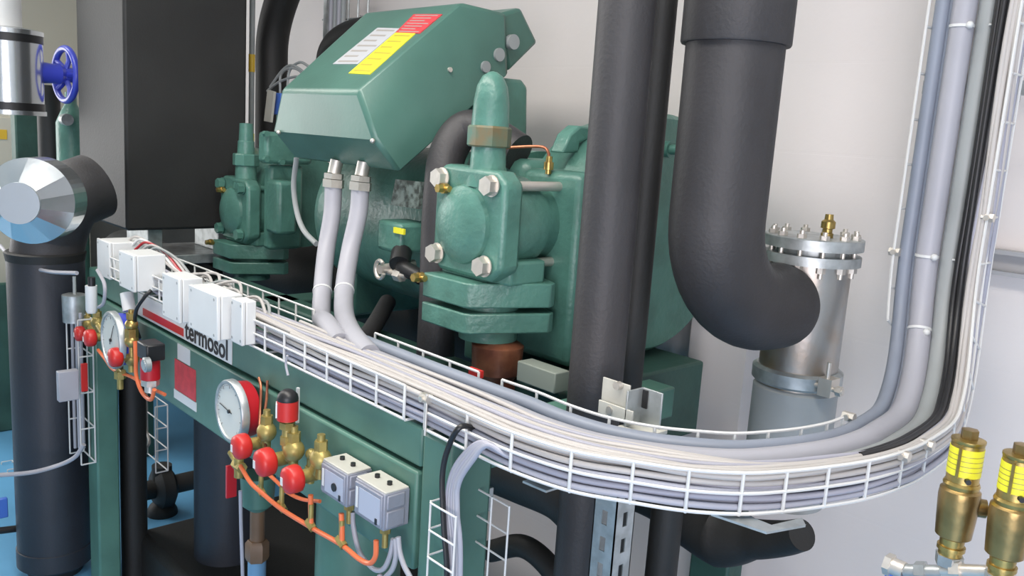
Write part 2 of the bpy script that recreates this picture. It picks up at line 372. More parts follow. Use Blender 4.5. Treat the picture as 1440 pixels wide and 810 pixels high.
lidsticker([(556, 46), (590, 47), (622, 20), (582, 20)], REDL, 'red sticker on the sloping lid')
# glands and conduits
for i, (pts_, lb) in enumerate((
    ([(469, 258), (467, 300), (459, 350), (454, 400), (452, 445), (458, 478), (478, 500)], 'left of two thick grey conduits dropping from the terminal box to the tray'),
    ([(507, 262), (504, 300), (493, 350), (485, 400), (484, 440), (494, 472), (520, 496)], 'right of two thick grey conduits dropping from the terminal box to the tray'))):
    Ys = [1.39, 1.385, 1.35, 1.29, 1.22, 1.14, 1.09]
    P = [A(x, y, Y=yy) for (x, y), yy in zip(pts_, Ys)]
    P[-1] = V((P[-1].x, P[-1].y, 1.222)); P[-2] = V((P[-2].x, P[-2].y, max(P[-2].z, 1.235)))
    th = thing('conduit', P[-1], lb, 'conduit')
    MB().tube(spl(P, 10), .0265, 24).build('hose', CONDL, th)
    d = (P[0]-P[1]).normalized(); g = P[0]
    MB().hexa(g-d*.012, g+d*.012, .034).hexa(g+d*.014, g+d*.03, .031).cyl(g+d*.03, V((g.x, g.y+.01, g.z+.07)), .02).build('gland', BOLT, th)
    q = spl(P, 10)[32]; q2 = spl(P, 10)[33]; dd = (q2-q).normalized()
    MB().cyl(q-dd*.003, q+dd*.003, .0282, seg=24).build('cable_tie', WHITEP, th)

# near shut-off valve: builder in local pixels of the near one, anchored at the flange corner
def valve(cx, cy, cz, k, label, near=True):
    "cx,cy = front right flange corner, cz = flange bottom, k = scale"
    th = thing('shut_off_valve', (cx-.09*k, cy+.1*k, cz), label, 'valve')
    def P(x, y, z): return V((cx+x*k, cy+y*k, cz+z*k))
    W = .175
    def slab(z0, z1, name):
        pts = [P(-W, 0, z0), P(-.012, 0, z0), P(.006, .012, z0), P(.085, .20, z0), P(.075, .225, z0), P(-.02, .26, z0), P(-W, .24, z0)]
        return MB().prism(pts, (0, 0, (z1-z0)*k)).build(name, GCAST, th, bevel=.004*k)
    slab(0, .050, 'lower_flange'); slab(.064, .125, 'upper_flange')
    MB().cyl(P(-.05, .12, -.03), P(-.05, .12, .08), .075*k).build('flange_neck', GCAST, th)
    xc = -.062; zc = .262
    MB().prism([P(xc-.11, .055, .12), P(xc+.05, .055, .12), P(.055, .09, .12), P(.06, .2, .12), P(-.02, .23, .12), P(xc-.11, .21, .12)], (0, 0, .06*k)).build('body_foot', GCAST, th, bevel=.008*k)
    MB().prism([P(xc-.132, .04, zc-.095), P(xc-.105, .04, zc-.13), P(xc+.09, .04, zc-.132), P(xc+.132, .04, zc-.10), P(xc+.132, .04, zc+.105), P(xc+.10, .04, zc+.132), P(xc-.10, .04, zc+.138), P(xc-.132, .04, zc+.11)], (0, .062*k, 0)).build('front_cover', GCAST, th, bevel=.012*k)
    MB().lathe(P(xc-.012, .042, zc-.005), (0, -1, 0), [(0, .098*k), (.012*k, .094*k), (.026*k, .072*k), (.032*k, .035*k), (.033*k, 0)], 40).build('cover_boss', GCAST, th)
    MB().lathe(P(xc, .10, zc), (0, 1, 0), [(0, .118*k), (.10*k, .118*k), (.13*k, .102*k), (.19*k, .102*k)], 48).build('body_barrel', GCAST, th)
    sx_, sy_ = xc+.008, .09
    MB().lathe(P(sx_, sy_, zc+.09), (0, 0, 1), [(0, .056*k), (.03*k, .05*k), (.05*k, .044*k), (.10*k, .042*k)], 32).build('stem_neck', GCAST, th)
    MB().lathe(P(sx_, sy_, zc+.185), (0, 0, 1), [(0, .050*k), (.004*k, .054*k), (.046*k, .054*k), (.051*k, .050*k)], 8, rot=.2).build('stem_nut', RUST if near else GCAST, th)
    MB().lathe(P(sx_, sy_, zc+.235), (0, 0, 1), [(0, .046*k), (.06*k, .043*k), (.095*k, .037*k), (.118*k, .025*k), (.128*k, .01*k), (.13*k, 0)] if near else [(0, .036*k), (.05*k, .034*k), (.055*k, .03*k), (.125*k, .027*k), (.127*k, 0)], 32).build('stem_cap', GCAST, th)
    bm = BOLT if near else GCAST
    for (bx, bz) in ((-.098, .102), (.090, .098), (-.104, -.088), (.080, -.094)):
        o = P(xc+bx, .036, zc+bz); L_ = (.245 if near else .2)*k
        MB().cyl(o, o+V((0, L_, 0)), .012*k, seg=14).hexa(o+V((0, -.024*k, 0)), o+V((0, .0, 0)), .023*k).cyl(o+V((0, -.003*k, 0)), o+V((0, 0, 0)), .026*k).build('cover_bolt', bm, th)
    for (bx, by_, bz) in ((-.072, .03, .078), (-.115, .0, -.150)):
        o = P(xc+bx, by_, zc+bz)
        MB().cyl(o, o+V((0, -.014*k, 0)), .013*k).hexa(o+V((0, -.014*k, 0)), o+V((0, -.03*k, 0)), .011*k).cyl(o+V((-.022*k, -.008*k, 0)), o+V((.022*k, -.008*k, 0)), .008*k).build('brass_plug', BRASS, th)
    return th
cor = A(653, 471, Y=1.30)
valve(cor.x, 1.30, cor.z, 1.0, 'green shut-off valve with pale bolts in front of the nearer compressor')
cor2 = A(324, 386, Y=1.52)
valve(cor2.x, 1.52, cor2.z, .98, 'green shut-off valve in front of the black insulated box', near=False)
# copper pipe under the near valve
q = V((cor.x-.01, 1.42, cor.z-.03))
cpp = thing('copper_pipe', (q.x, q.y, q.z-.3), 'reddish copper pipe stub directly below the near green valve', 'pipe')
MB().lathe(V((q.x, q.y, q.z-.3)), (0, 0, 1), [(0, .045), (.2, .045), (.22, .062), (.29, .066), (.30, .05)], 32).build('tube', COPPER, cpp)
MB().cyl((q.x, q.y, q.z-.13), (q.x+.05, q.y, q.z-.11), .02).build('nut', COPPER, cpp)
# discharge elbow behind the near valve
P = [A(730, 215, Y=1.60), A(690, 190, Y=1.58), A(655, 182, Y=1.55), A(630, 215, Y=1.50), A(622, 270, Y=1.47), A(618, 340, Y=1.46), A(616, 420, Y=1.44), A(612, 500, Y=1.42)]
pipe('insulated_pipe', P, .052, RUB, 'black foam insulated elbow pipe curving down behind the near green valve')
# copper capillary with brass fitting
P = [A(708, 208, Y=1.52), A(745, 206, Y=1.55), A(764, 207, Y=1.56), A(771, 214, Y=1.56), A(772, 228, Y=1.56)]
th = thing('capillary_tube', P[-1], 'thin copper tube with brass fitting above the bearing housing, right of near valve', 'tube')
MB().tube(spl(P), .004, 8).build('tube', COPPER, th)
MB().lathe(P[-1]+V((0, 0, -.03)), (0, 0, 1), [(0, .008), (.01, .008), (.011, .013), (.03, .013), (.031, .009), (.045, .008)], 12).build('fitting', BRASS, th)
# diagonal pipe and hose below motor
pipe('insulated_pipe', [A(510, 480, Y=1.42), A(528, 455, Y=1.50), A(545, 425, Y=1.62)], .028, RUB, 'short dark pipe slanting up below the motor, right of the two conduits')
th = thing('oil_valve', A(533, 380, Y=1.40), 'small oil valve with a pale ring, right of the two thick conduits', 'valve')
c = A(534, 379, Y=1.39)
MB().tube([c+V((.022*math.cos(a), 0, .026*math.sin(a))) for a in [2*PI*i/16*.8+.9 for i in range(17)]], .006, 8).build('ring', BOLT, th)
MB().cyl(c+V((0, 0, 0)), c+V((.0, .12, .01)), .014).cyl(c+V((-.05, .03, -.01)), c+V((.09, .03, -.005)), .010).hexa(c+V((.04, .03, -.01)), c+V((.07, .03, -.01)), .018).build('body', BOLT, th)
# grey flexible hose left of the conduits
cable('flexible_hose', [A(417, 222, Y=1.43), A(413, 262, Y=1.43), A(418, 300, Y=1.43), A(428, 325, Y=1.42), A(445, 343, Y=1.40)], .009, CONDG, 'thin grey flexible hose curving down left of the two thick conduits', 'hose')

# far compressor, mostly hidden
cf = thing('screw_compressor', (-3.5, 2.0, 1.0), 'green compressor at the back, right of the black insulated box', 'compressor')
def fb(x0, y0, x1, y1, X, d, name, bev=.015):
    a = A(x0, y0, X=X); b = A(x1, y1, X=X); z0_, z1_ = min(a.z, b.z), max(a.z, b.z)
    return MB().box((X-d, a.y, z0_), (X, b.y, z1_)).build(name, GCAST, cf, bevel=bev)
fb(374, 185, 440, 232, -3.12, .07, 'upper_housing'); fb(380, 232, 425, 350, -3.16, .06, 'lower_housing')
fb(392, 255, 418, 330, -3.05, .11, 'side_flange')
q = A(350, 300, X=-3.3); MB().cyl((-3.75, q.y+.25, q.z+.05), (-3.3, q.y+.25, q.z+.05), .2, seg=40).build('end_cover', GCAST, cf)
for (x, y) in ((374, 188), (374, 224), (396, 228)):
    q = A(x, y, X=-3.11); MB().hexa((-3.12, q.y, q.z), (-3.10, q.y, q.z), .012).build('bolt', GCAST, cf)

# ------------------------------------------------------------------ black insulated box
c1 = A(178, 325, Y=1.20); zt = 2.75
xl = A(114, 322, Y=1.20).x; yb = A(346, 250, X=c1.x).y
tag(MB().box((xl, 1.20, c1.z), (c1.x, yb, zt)).build('insulated_box', RUBD, bevel=.012), 'tall black foam insulated box standing behind the small white boxes', 'insulated box')
tag(MB().box((-7.2, 2.15, 0), (-3.5, 2.29, 1.46)).build('wall_darkener', RUBD, bevel=.01), 'added dark slab over the bright wall behind and below the black insulated box', 'dark filler')  # added to darken the bright wall patch seen under the box
# its support below
th = thing('support_bracket', (-3.7, 1.7, 1.1), 'grey metal support bracket under the black insulated box', 'bracket')
MB().box((-3.85, 1.30, 1.16), (-3.6, 1.36, c1.z-.002)).box((-3.85, 1.6, 1.16), (-3.6, 1.64, c1.z-.002)).box((-3.9, 1.26, 1.12), (-3.55, 1.70, 1.16)).build('bracket_body', GALV, th, bevel=.003)

tag(MB().lathe((-4.6, 2.08, .98), (1, 0, 0), [(0, .10), (.04, .2), (2.55, .2), (2.59, .10)], 40).build('gap_darkener', RUBD), 'added dark cylinder darkening the gaps along the wall behind the compressors', 'pipe')  # added only to darken gaps where bright wall and floor showed
tag(MB().lathe((-4.5, 1.5, 1.02), (1, 0, 0), [(0, .10), (.03, .13), (.9, .13), (.93, .10)], 32).build('insulated_pipe', RUBD), 'added dark cylinder filling the bright gap under the black insulated box', 'pipe')  # added dark body covering the bright wall beneath the box
# ------------------------------------------------------------------ pipes at the back, centre left
th = thing('thin_pipe', A(354, 250, Y=1.78), 'thin grey vertical pipe with yellow bands along the black box edge', 'pipe')
xx = A(353.5, 150, Y=1.82).x; zb_ = A(354, 245, Y=1.82).z
MB().cyl((xx, 1.82, zb_-.1), (xx, 1.82, 3.1), .0125, seg=20).build('tube', CONDG, th)
for (ya, yb2, m_) in ((76, 101, YELO), (188, 212, YEL), (216, 240, YELO)):
    za, zb2 = A(354, ya, Y=1.81).z, A(354, yb2, Y=1.81).z
    MB().cyl((xx, 1.82, zb2), (xx, 1.82, za), .0145, seg=20).build('band', m_, th)
pipe('insulated_pipe', [A(425, -60, Y=2.0), A(400, -10, Y=2.0), A(384, 50, Y=2.0), A(382, 120, Y=2.0), A(381, 260, Y=2.0)], .075, RUBD, 'black insulated pipe curving up right of the banded thin pipe')
pipe('insulated_pipe', [A(520, 42, Y=2.12), A(490, 50, Y=2.12), A(470, 66, Y=2.12), A(462, 95, Y=2.12), A(462, 170, Y=2.12)], .06, RUBD, 'black insulated elbow behind the upright tray above the terminal box')
# cluster of small solenoid parts
th = thing('solenoid_valve', A(395, 165, Y=1.9), 'small solenoid valve with bright blue coil left of the terminal box', 'valve')
a = A(388, 131, Y=1.9); b = A(400, 162, Y=1.9); MB().box((a.x, 1.88, b.z), (b.x, 1.93, a.z)).build('coil', BLUEL, th, bevel=.004)
a = A(402, 127, Y=1.9); b = A(413, 150, Y=1.9); MB().box((a.x, 1.88, b.z), (b.x, 1.93, a.z)).build('connector', CONDG, th, bevel=.004)
MB().cyl(A(394, 160, Y=1.9), A(394, 185, Y=1.9), .018).cyl(A(408, 148, Y=1.9), A(408, 185, Y=1.9), .014).build('valve_body', GCAST, th)
a = A(373, 126, Y=1.85); b = A(382, 171, Y=1.85); tag(MB().prism([A(376, 126, Y=1.85), A(385, 129, Y=1.85), A(380, 172, Y=1.85), A(371, 170, Y=1.85)], (0, .012, 0)).build('pipe_tag', PLATEW), 'narrow cream tag hanging left of the blue coil', 'tag')
for k_, pp in enumerate(([(394, 132), (395, 105), (408, 96), (422, 100), (434, 120)], [(376, 128), (388, 118), (400, 112), (415, 108), (440, 107)], [(404, 128), (407, 100), (420, 88), (432, 92), (450, 108)], [(380, 122), (398, 98), (412, 92), (430, 104), (442, 118)])):
    cable('thin_tube', [A(x, y, Y=1.92) for x, y in pp], .006, CONDG, 'thin grey tube looping over the blue coil', 'tube', 'thin tubes looping over the blue coil')

# ------------------------------------------------------------------ wire cable tray + cables
H = .07; ZB = 1.169
NP = [(-1.28, .99), (-1.15, .988), (-1.03, .99), (-.91, 1.014), (-.82, 1.065), (-.746, 1.115), (-.687, 1.18), (-.65, 1.25), (-.619, 1.33), (-.592, 1.42), (-.577, 1.52), (-.575, 1.62)]
FP = [(-1.28, 1.19), (-1.18, 1.195), (-1.08, 1.19), (-.99, 1.20), (-.91, 1.235), (-.85, 1.285), (-.805, 1.335), (-.775, 1.40), (-.75, 1.475), (-.737, 1.55), (-.736, 1.61), (-.742, 1.65)]
ST = [(V((fx, fy, ZB)), V((nx, ny, ZB)), V((0, 0, 1))) for (nx, ny), (fx, fy) in zip(NP, FP)]
Rb_ = .37; Y0 = 1.68
def sm(t): return t*t*(3-2*t)
for i in range(1, 7):
    th_ = R(15*i); t = sm(i/6)
    yy = Y0+Rb_*math.sin(th_); zz = ZB+Rb_*(1-math.cos(th_)); up = V((0, -math.sin(th_), math.cos(th_)))
    ST.append((V((-.742-.098*t, yy, zz)), V((-.575-.080*t, yy, zz)), up))
nb_ = len(ST)
for i in range(1, 12):
    zz = ZB+Rb_+i*.1; ST.append((V((-.84, Y0+Rb_, zz)), V((-.655, Y0+Rb_, zz)), V((0, -1, 0))))
SA = [(V((x, 1.185, ZB)), V((x, .99, ZB)), V((0, 0, 1))) for x in [-3.15+.1*i for i in range(19)]]
ALL = SA[:-1]+ST
def pt(s, u, h): return s[0].lerp(s[1], u)+s[2]*h
def tray(stations, name, label, far=None, far_h=(0, .5, 1), wr=.0032):
    mb = MB(); sm_ = lambda u, h, S_=None: spl([pt(s, u, h) for s in (S_ or stations)], 5)
    for h in (0, .5, 1): mb.tube(sm_(1, H*h), wr, 6)
    for u in (.2, .4, .6, .8): mb.tube(sm_(u, -.001), wr, 6)
    fs = far or [stations]
    for S_ in fs:
        for h in far_h: mb.tube(sm_(0, H*h, S_), wr, 6)
    allf = [s for S_ in fs for s in S_]
    for s in stations:
        isf = any(s is q for q in allf)
        path = [pt(s, 1, H), pt(s, 1, H*.5), pt(s, 1, .003), pt(s, .985, -.003), pt(s, .5, -.003), pt(s, .015, -.003), pt(s, 0, .003)]
        if isf: path += [pt(s, 0, H*.5), pt(s, 0, H)]
        mb.tube([q+s[2]*0 for q in path], wr, 6)
    return tag(mb.build(name, WIREM), label, 'cable tray')
tA = tray(SA, 'wire_cable_tray', 'white wire cable tray running straight along the top of green frame', far=[SA[:12], SA[14:]])
tB = tray(ST, 'wire_cable_tray', 'white wire cable tray curving off the frame and bending up the wall', far=[ST[:11], ST[nb_-3:]], far_h=(0, 1))
def coupler(p, name='coupler', par=tB):
    MB().hexa(V(p)+V((-.012, 0, 0)), V(p)+V((.012, 0, 0)), .010).cyl(V(p)+V((0, -.014, 0)), V(p)+V((0, .014, 0)), .006).build(name, BOLT, par)
for (s, u) in ((ST[0], 1), (ST[10], 1), (ST[11], 1), (ST[nb_-1], 0), (ST[nb_], 1), (ST[11], 0)): coupler(pt(s, u, H*.9))
s = ST[0]; MB().cyl(pt(s, 1, H)+V((.008, -.004, .005)), pt(s, 1, 0)+V((.008, -.004, -.01)), .003).build('splice', BOLT, tB)
def run(name, u, h, r, m, label, s0=0, s1=None, cat='cable', group=None, wob=.0, start=None, k=5):
    st_ = ALL[s0:s1]; pts_ = []
    for i, s in enumerate(st_):
        uu = (u[0]+(u[1]-u[0])*sm(min(1, max(0, (i+s0-20)/12)))) if isinstance(u, tuple) else u
        hh = (h[0]+(h[1]-h[0])*sm(min(1, max(0, (i+s0-20)/12)))) if isinstance(h, tuple) else h
        pts_.append(pt(s, uu+wob*math.sin(i*.9+u_seed), hh+wob*.12*math.cos(i*1.3+u_seed)))
    if start: pts_ = start+pts_
    return cable(name, pts_, r, m, label, cat, group, k=k, seg=12)
u_seed = 0
run('conduit', (.12, .10), (.050, .045), .0155, CONDB, 'bluish grey conduit along the inner side of the curved tray', 12, cat='conduit')
run('conduit', (.26, .205), (.044, .040), .0065, CONDB, 'second slimmer bluish conduit next to the tray inner side', 12, cat='conduit')
run('conduit', (.43, .36), (.042, .046), .025, CONDL, 'thickest pale grey conduit in the middle of the curved tray', 14, cat='conduit')
run('conduit', (.61, .61), (.034, .034), .022, CONDG, 'darker mid grey conduit beside the thickest pale conduit', 14, cat='conduit')
for i, (u, h) in enumerate((((.70, .745), (.050, .052)), ((.74, .79), (.058, .058)), ((.77, .83), (.05, .052)), ((.66, .76), (.04, .066)), ((.78, .815), (.056, .068)), ((.74, .86), (.04, .062)))):
    u_seed = i*1.7
    run('cable', u, h, .0068, BLACK, 'black cable in the bundle running up the wall tray', 27, group='black cables in the wall tray', wob=.008)
n = 0
for i in range(15):
    row = i % 5; colm = i//5; u_seed = i*2.1
    top = row >= 3
    run('cable', (.955-colm*.055-.01*(row % 2), .975-colm*.035-.01*(row % 2)), .008+row*.0135+(.003 if colm else 0), .0058, CREAM if top else (CABL if (row+colm) % 2 else CABG),
        'cream cable in the upper near side of the tray bundle' if top else 'pale lilac cable low in the near side of tray bundle' if (row+colm) % 2 else 'grey cable low in the near side of tray bundle',
        [2, 9, 6, 4, 11][(i*2) % 5] if i % 3 else 13, group='cream tray cables' if top else 'lilac tray cables' if (row+colm) % 2 else 'grey tray cables', wob=.014)
for i, (u, h) in enumerate(((.57, .064), (.63, .066), (.69, .066), (.75, .068), (.81, .066), (.51, .066), (.72, .056), (.86, .062))):
    u_seed = i*1.1
    run('cable', (u, .90+.012*i), (h, .062-.004*i), .0055, CREAM if i % 3 else CABL, 'cream cable lying on top of the filled tray' if i % 3 else 'pale lilac cable lying on top of the filled tray', 2+i*2, group='cream cables on top of the tray' if i % 3 else 'lilac cables on top of the tray', wob=.018)
# ties round the vertical bundle
for i, (si, u, r_, lb) in enumerate(((nb_+4, .36, .0255, 'white cable tie on the pale conduit higher up the wall tray'), (nb_-1, .36, .0255, 'white cable tie on the pale conduit where the tray starts rising'), (nb_-3, .36, .0255, 'white cable tie on the pale conduit in the tray bend'))):
    c = pt(ST[si], u, .048); d = (ST[si+1][0]-ST[si][0]).normalized()
    o = tag(MB().cyl(c-d*.003, c+d*.003, r_, seg=24).ball(c+V((.022, -.016, 0)), .008).build('cable_tie', WHITEP), lb, 'cable tie')
for si, lb in ((nb_+4, 'white tie across the black cables high in the wall tray'), (nb_-1, 'white tie across the black cables low in the wall tray')):
    a = pt(ST[si], .67, .056); b = pt(ST[si], 1.02, .056)
    tag(MB().tube([a, a.lerp(b, .5)+ST[si][2]*.003, b], .0022, 6).build('cable_tie', WHITEP), lb, 'cable tie')
# loose white wires around the junction boxes
for i in range(12):
    x = -2.62+random.random()*.42; z = ZB+.03+random.random()*.03
    P = [V((x, .985, ZB+.01)), V((x+.03, 1.01, z+.04)), V((x+.10, 1.03+.05*random.random(), z+.055+.02*random.random())), V((x+.20, 1.04, z)), V((x+.32, 1.05+.06*random.random(), z-.01))]
    cable('cable', P, .0045, CREAM if i % 4 else CONDG, 'thin wire looping out behind the white junction boxes into the tray', 'cable', 'wires looping behind the junction boxes')
# short angled dark strip at tray end and black cables
cable('cable', [pt(ST[1], .85, .03), A(648, 600, Y=.965), A(631, 628, Y=.96), A(622, 670, Y=.958), A(624, 740, Y=.955), A(628, 840, Y=.955), A(628, 840, Y=.955)-V((0, 0, .4))], .0055, BLACK, 'single black cable dropping beside the near green post', 'cable')
for i, (dx, m_) in enumerate(((0, CABL), (5, CONDL), (10, CABL), (15, CONDL), (20, CABG))):
    P = [pt(ST[3], .88-.03*i, .02), pt(ST[2], .95, .02), A(680+dx*.3, 622+i*1, Y=.978), A(652+dx*.6, 640+i*2, Y=.97), A(634+dx*.55, 672+i*2, Y=.967), A(629+dx*.7, 720, Y=.967), A(632+dx*.7, 840, Y=.967)]; P.append(V((P[-1].x, P[-1].y, .2)))
    cable('cable', P, .0052, m_, 'pale cable of the bundle leaving the tray down beside the near green post', 'cable', 'cables dropping beside the near green post')
# vertical basket tray below
xb0, yn, yf2 = -1.203, .95, 1.062
mb = MB()
def rung(z):
    return [(-1.122, yn, z), (xb0, yn, z), (xb0, yf2, z), (-1.185, yf2+.006, z+.006), (-1.10, yf2, z)]
ztop = A(617, 714, Y=.95).z
for z in (ztop, ztop-.055, ztop-.11): 
    P = rung(z); mb.tube([V(P[0]), V(P[1])+V((.004, 0, 0)), V(P[1])+V((0, .006, 0)), V(P[2])-V((0, .006, 0)), V(P[2])+V((.006, .004, 0)), V(P[4])], .0021, 6)
for (x, y) in ((-1.122, yn), (xb0, yn+.004), (xb0, yf2-.004), (-1.15, yf2), (-1.10, yf2)): mb.tube([(x, y, ztop-.4), (x, y, ztop+.002)], .0021, 6)
tag(mb.build('wire_cable_tray', WIREM), 'small upright white wire basket on the side of the near green post', 'cable tray')
q = A(665, 712, X=-1.210)
tag(MB().box((-1.213, q.y-.02, q.z-.02), (-1.205, q.y+.05, q.z+.03)).build('clip_plate', GALV, bevel=.002), 'small grey clip plate on the side of the near green post', 'bracket')

# white edge profile along the tray (conduits entering)
a = A(661, 518, Y=1.19); b = A(678, 527, Y=1.19)
tag(MB().box((a.x, 1.186, b.z-.008), (b.x, 1.194, a.z+.004)).build('red_tape', RED), 'small red tape flag on the tray far rail below the near valve', 'tape')
# ------------------------------------------------------------------ strut holding the tray
def strut(cx, cy, z0, z1, w_, label, m_=GALV):
    th = thing('slotted_strut', (cx, cy, z0), label, 'strut')
    mb = MB(); t = .0025; h = w_/2; pitch = .052; sw = .0065; sh = .014
    # two slotted faces built from strips so the slots are real openings
    def face(axis, side):
        n_ = int((z1-z0)/pitch)+1
        for i in range(n_):
            za = z0+i*pitch; zb = min(z1, za+pitch)
            zs0, zs1 = za+pitch/2-sh, za+pitch/2+sh
            segs = [(-h, h, za, min(zs0, z1)), (-h, -sw, zs0, zs1), (sw, h, zs0, zs1), (-h, h, zs1, zb)]
            for a, b, c, d in segs:
                d = min(d, z1)
                if d-c < 1e-4: continue
                if axis == 'y': mb.box((cx+a, cy+side*h, c), (cx+b, cy+side*h-side*t, d))
                else: mb.box((cx+side*h, cy+a, c), (cx+side*h-side*t, cy+b, d))
    face('y', -1); face('x', 1)
    mb.box((cx-h, cy-h, z0), (cx-h+t, cy+h, z1)).box((cx-h, cy+h-t, z0), (cx-h+.012, cy+h, z1)).box((cx+h-.012, cy+h-t, z0), (cx+h, cy+h, z1))
    mb.build('channel', m_, th); return th
qs = A(868, 705, Y=1.16)
sx, sy = qs.x-.026, 1.187
sth = strut(sx, sy, 0.0, ZB-.005, .054, 'galvanised slotted strut carrying the curved cable tray')
# top bracket behind the tray
q = A(880, 570, Y=1.26)
bt = thing('strut_bracket', (q.x, 1.27, q.z-.06), 'pale folded steel bracket with slots just behind the curved tray', 'bracket')
def brk(x0_, y0_, x1_, y1_, Y, d=.004, m_=PLATEW, name='plate'):
    a = A(x0_, y0_, Y=Y); b = A(x1_, y1_, Y=Y); return MB().box((a.x, Y, min(a.z, b.z)), (b.x, Y+d, max(a.z, b.z))).build(name, m_, bt, bevel=.001)
brk(848, 530, 882, 585, 1.262); brk(842, 562, 888, 598, 1.250); 
a = A(887, 548, Y=1.262); 
MB().box((a.x, 1.25, a.z-.075), (a.x+.004, 1.30, a.z)).box((a.x, 1.296, a.z-.075), (a.x+.05, 1.30, a.z)).build('angle', GALV, bt, bevel=.001)
MB().box((a.x-.01, 1.245, a.z-.08), (a.x+.06, 1.31, a.z-.072)).build('foot_plate', PLATEW, bt, bevel=.001)
for (x, y) in ((866, 543), (856, 577)):
    c = A(x, y, Y=1.248); MB().cyl(c, c+V((0, .012, 0)), .008, seg=14).build('bolt', BOLT, bt)
c = A(905, 562, Y=1.29); MB().box((c.x-.006, 1.293, c.z-.018), (c.x+.006, 1.297, c.z+.018)).build('slot', BLACK, bt)
# arm under the tray
arm = thing('support_bracket', (sx, sy, ZB-.03), 'galvanised cantilever arm under the curved tray', 'bracket')
mb = MB(); a0, a1 = A(1018, 722, Z=ZB-.012), A(1128, 744, Z=ZB-.03)
pA = A(1000, 715, Z=ZB-.006); pB = A(1078, 742, Z=ZB-.012); 
mb.prism([A(1000, 722, Z=ZB-.008), A(1078, 748, Z=ZB-.008), A(1133, 738, Z=ZB-.008), A(1128, 728, Z=ZB-.008), A(1085, 738, Z=ZB-.008), A(1030, 716, Z=ZB-.008)], (0, 0, -.004)).build('arm_plate', GALV, arm)
MB().prism([A(1078, 748, Z=ZB-.012), A(1133, 738, Z=ZB-.012), A(1133, 738, Z=ZB-.028), A(1078, 750, Z=ZB-.022)], (0, .003, 0)).build('arm_edge', GALV, arm)
MB().box((sx+.023, sy-.03, ZB-.03), (sx+.027, sy+.06, ZB-.006)).build('arm_root', GALV, arm)
q = A(755, 683, Z=ZB-.02)
tag(MB().prism([A(735, 676, Z=ZB-.012), A(768, 690, Z=ZB-.012), A(800, 680, Z=ZB-.012), A(765, 668, Z=ZB-.012)], (0, 0, -.004)).build('tray_plate', GALV), 'small flat galvanised plate under the tray left of the slotted strut', 'bracket')
# black insulation under tray
P = [A(1128, 752, Y=1.80), A(1100, 757, Y=1.82), A(1060, 758, Y=1.84), A(1018, 752, Y=1.86), A(975, 730, Y=1.86), A(930, 700, Y=1.86), A(880, 680, Y=1.86)]
rs_ = [20, 23, 27, 46, 42, 36, 34]; kk = S(P[3]); PP = spl(P, 6)
tag(MB().tube(PP, [kk*(rs_[min(6, i//6)]*(1-(i % 6)/6)+rs_[min(6, i//6+1)]*((i % 6)/6)) for i in range(len(PP))], 28).build('insulated_pipe', RUBD), 'lumpy black insulated pipe bend hanging below the curved tray', 'pipe')
pipe('insulated_pipe', [(-1.12, 1.60, .0), (-1.12, 1.60, 1.0), A(925, 720, Y=1.60)+V((0, 0, .05))], .038, RUBD, 'black vertical pipe right behind the slotted strut', smooth=False)
P = [A(700, 655, Y=1.42), A(740, 670, Y=1.42), A(790, 690, Y=1.42), A(825, 720, Y=1.42)]
pipe('insulated_pipe', P, .07, RUBD, 'thick black insulated pipe in the shade under the tray, left of strut')
pipe('insulated_pipe', [A(690, 775, Y=1.5), A(735, 768, Y=1.5), A(775, 800, Y=1.5), A(800, 850, Y=1.5)], .03, RUBD, 'thin black pipe low behind the upright wire basket')
# lower black vertical pipe
q = A(812, 760, Y=1.46)
pipe('insulated_pipe', [(q.x, 1.50, 0), (q.x, 1.50, 1.05)], .042, RUBD, 'black vertical insulated pipe left of the slotted strut', smooth=False)
# concrete pier seen beside the big elbow
a = A(972, 560, Y=2.24); b = A(1052, 560, Y=2.24)
struct('trim_1', MB().box((a.x, 2.2, 0), (b.x, WY+.01, 1.36)), wallm)

# strut rail on wall
a = A(1387, 368, Y=2.26); b = A(1475, 372, Y=2.26)
th = thing('wall_rail', (a.x, 2.28, a.z), 'short horizontal galvanised rail fixed to wall behind the wall tray', 'rail')
MB().box((a.x-.03, 2.26, a.z-.028), (b.x+.2, 2.299, a.z-.018)).box((a.x-.03, 2.26, a.z+.022), (b.x+.2, 2.299, a.z+.032)).box((a.x-.03, 2.285, a.z-.02), (b.x+.2, 2.299, a.z+.024)).build('rail_body', mat('pale grey rail', (.42, .42, .43), .45, .1), th)
# tray standoffs to the wall
for zz in (1.9, 2.55):
    tag(MB().box((-.86, Y0+Rb_+.005, zz), (-.63, Y0+Rb_+.03, zz+.03)).box((-.76, Y0+Rb_+.03, zz), (-.73, WY, zz+.03)).build('wall_bracket', GALV), 'galvanised standoff bracket behind the wall tray' + (' at mid height' if zz < 2 else ' near the ceiling'), 'bracket')

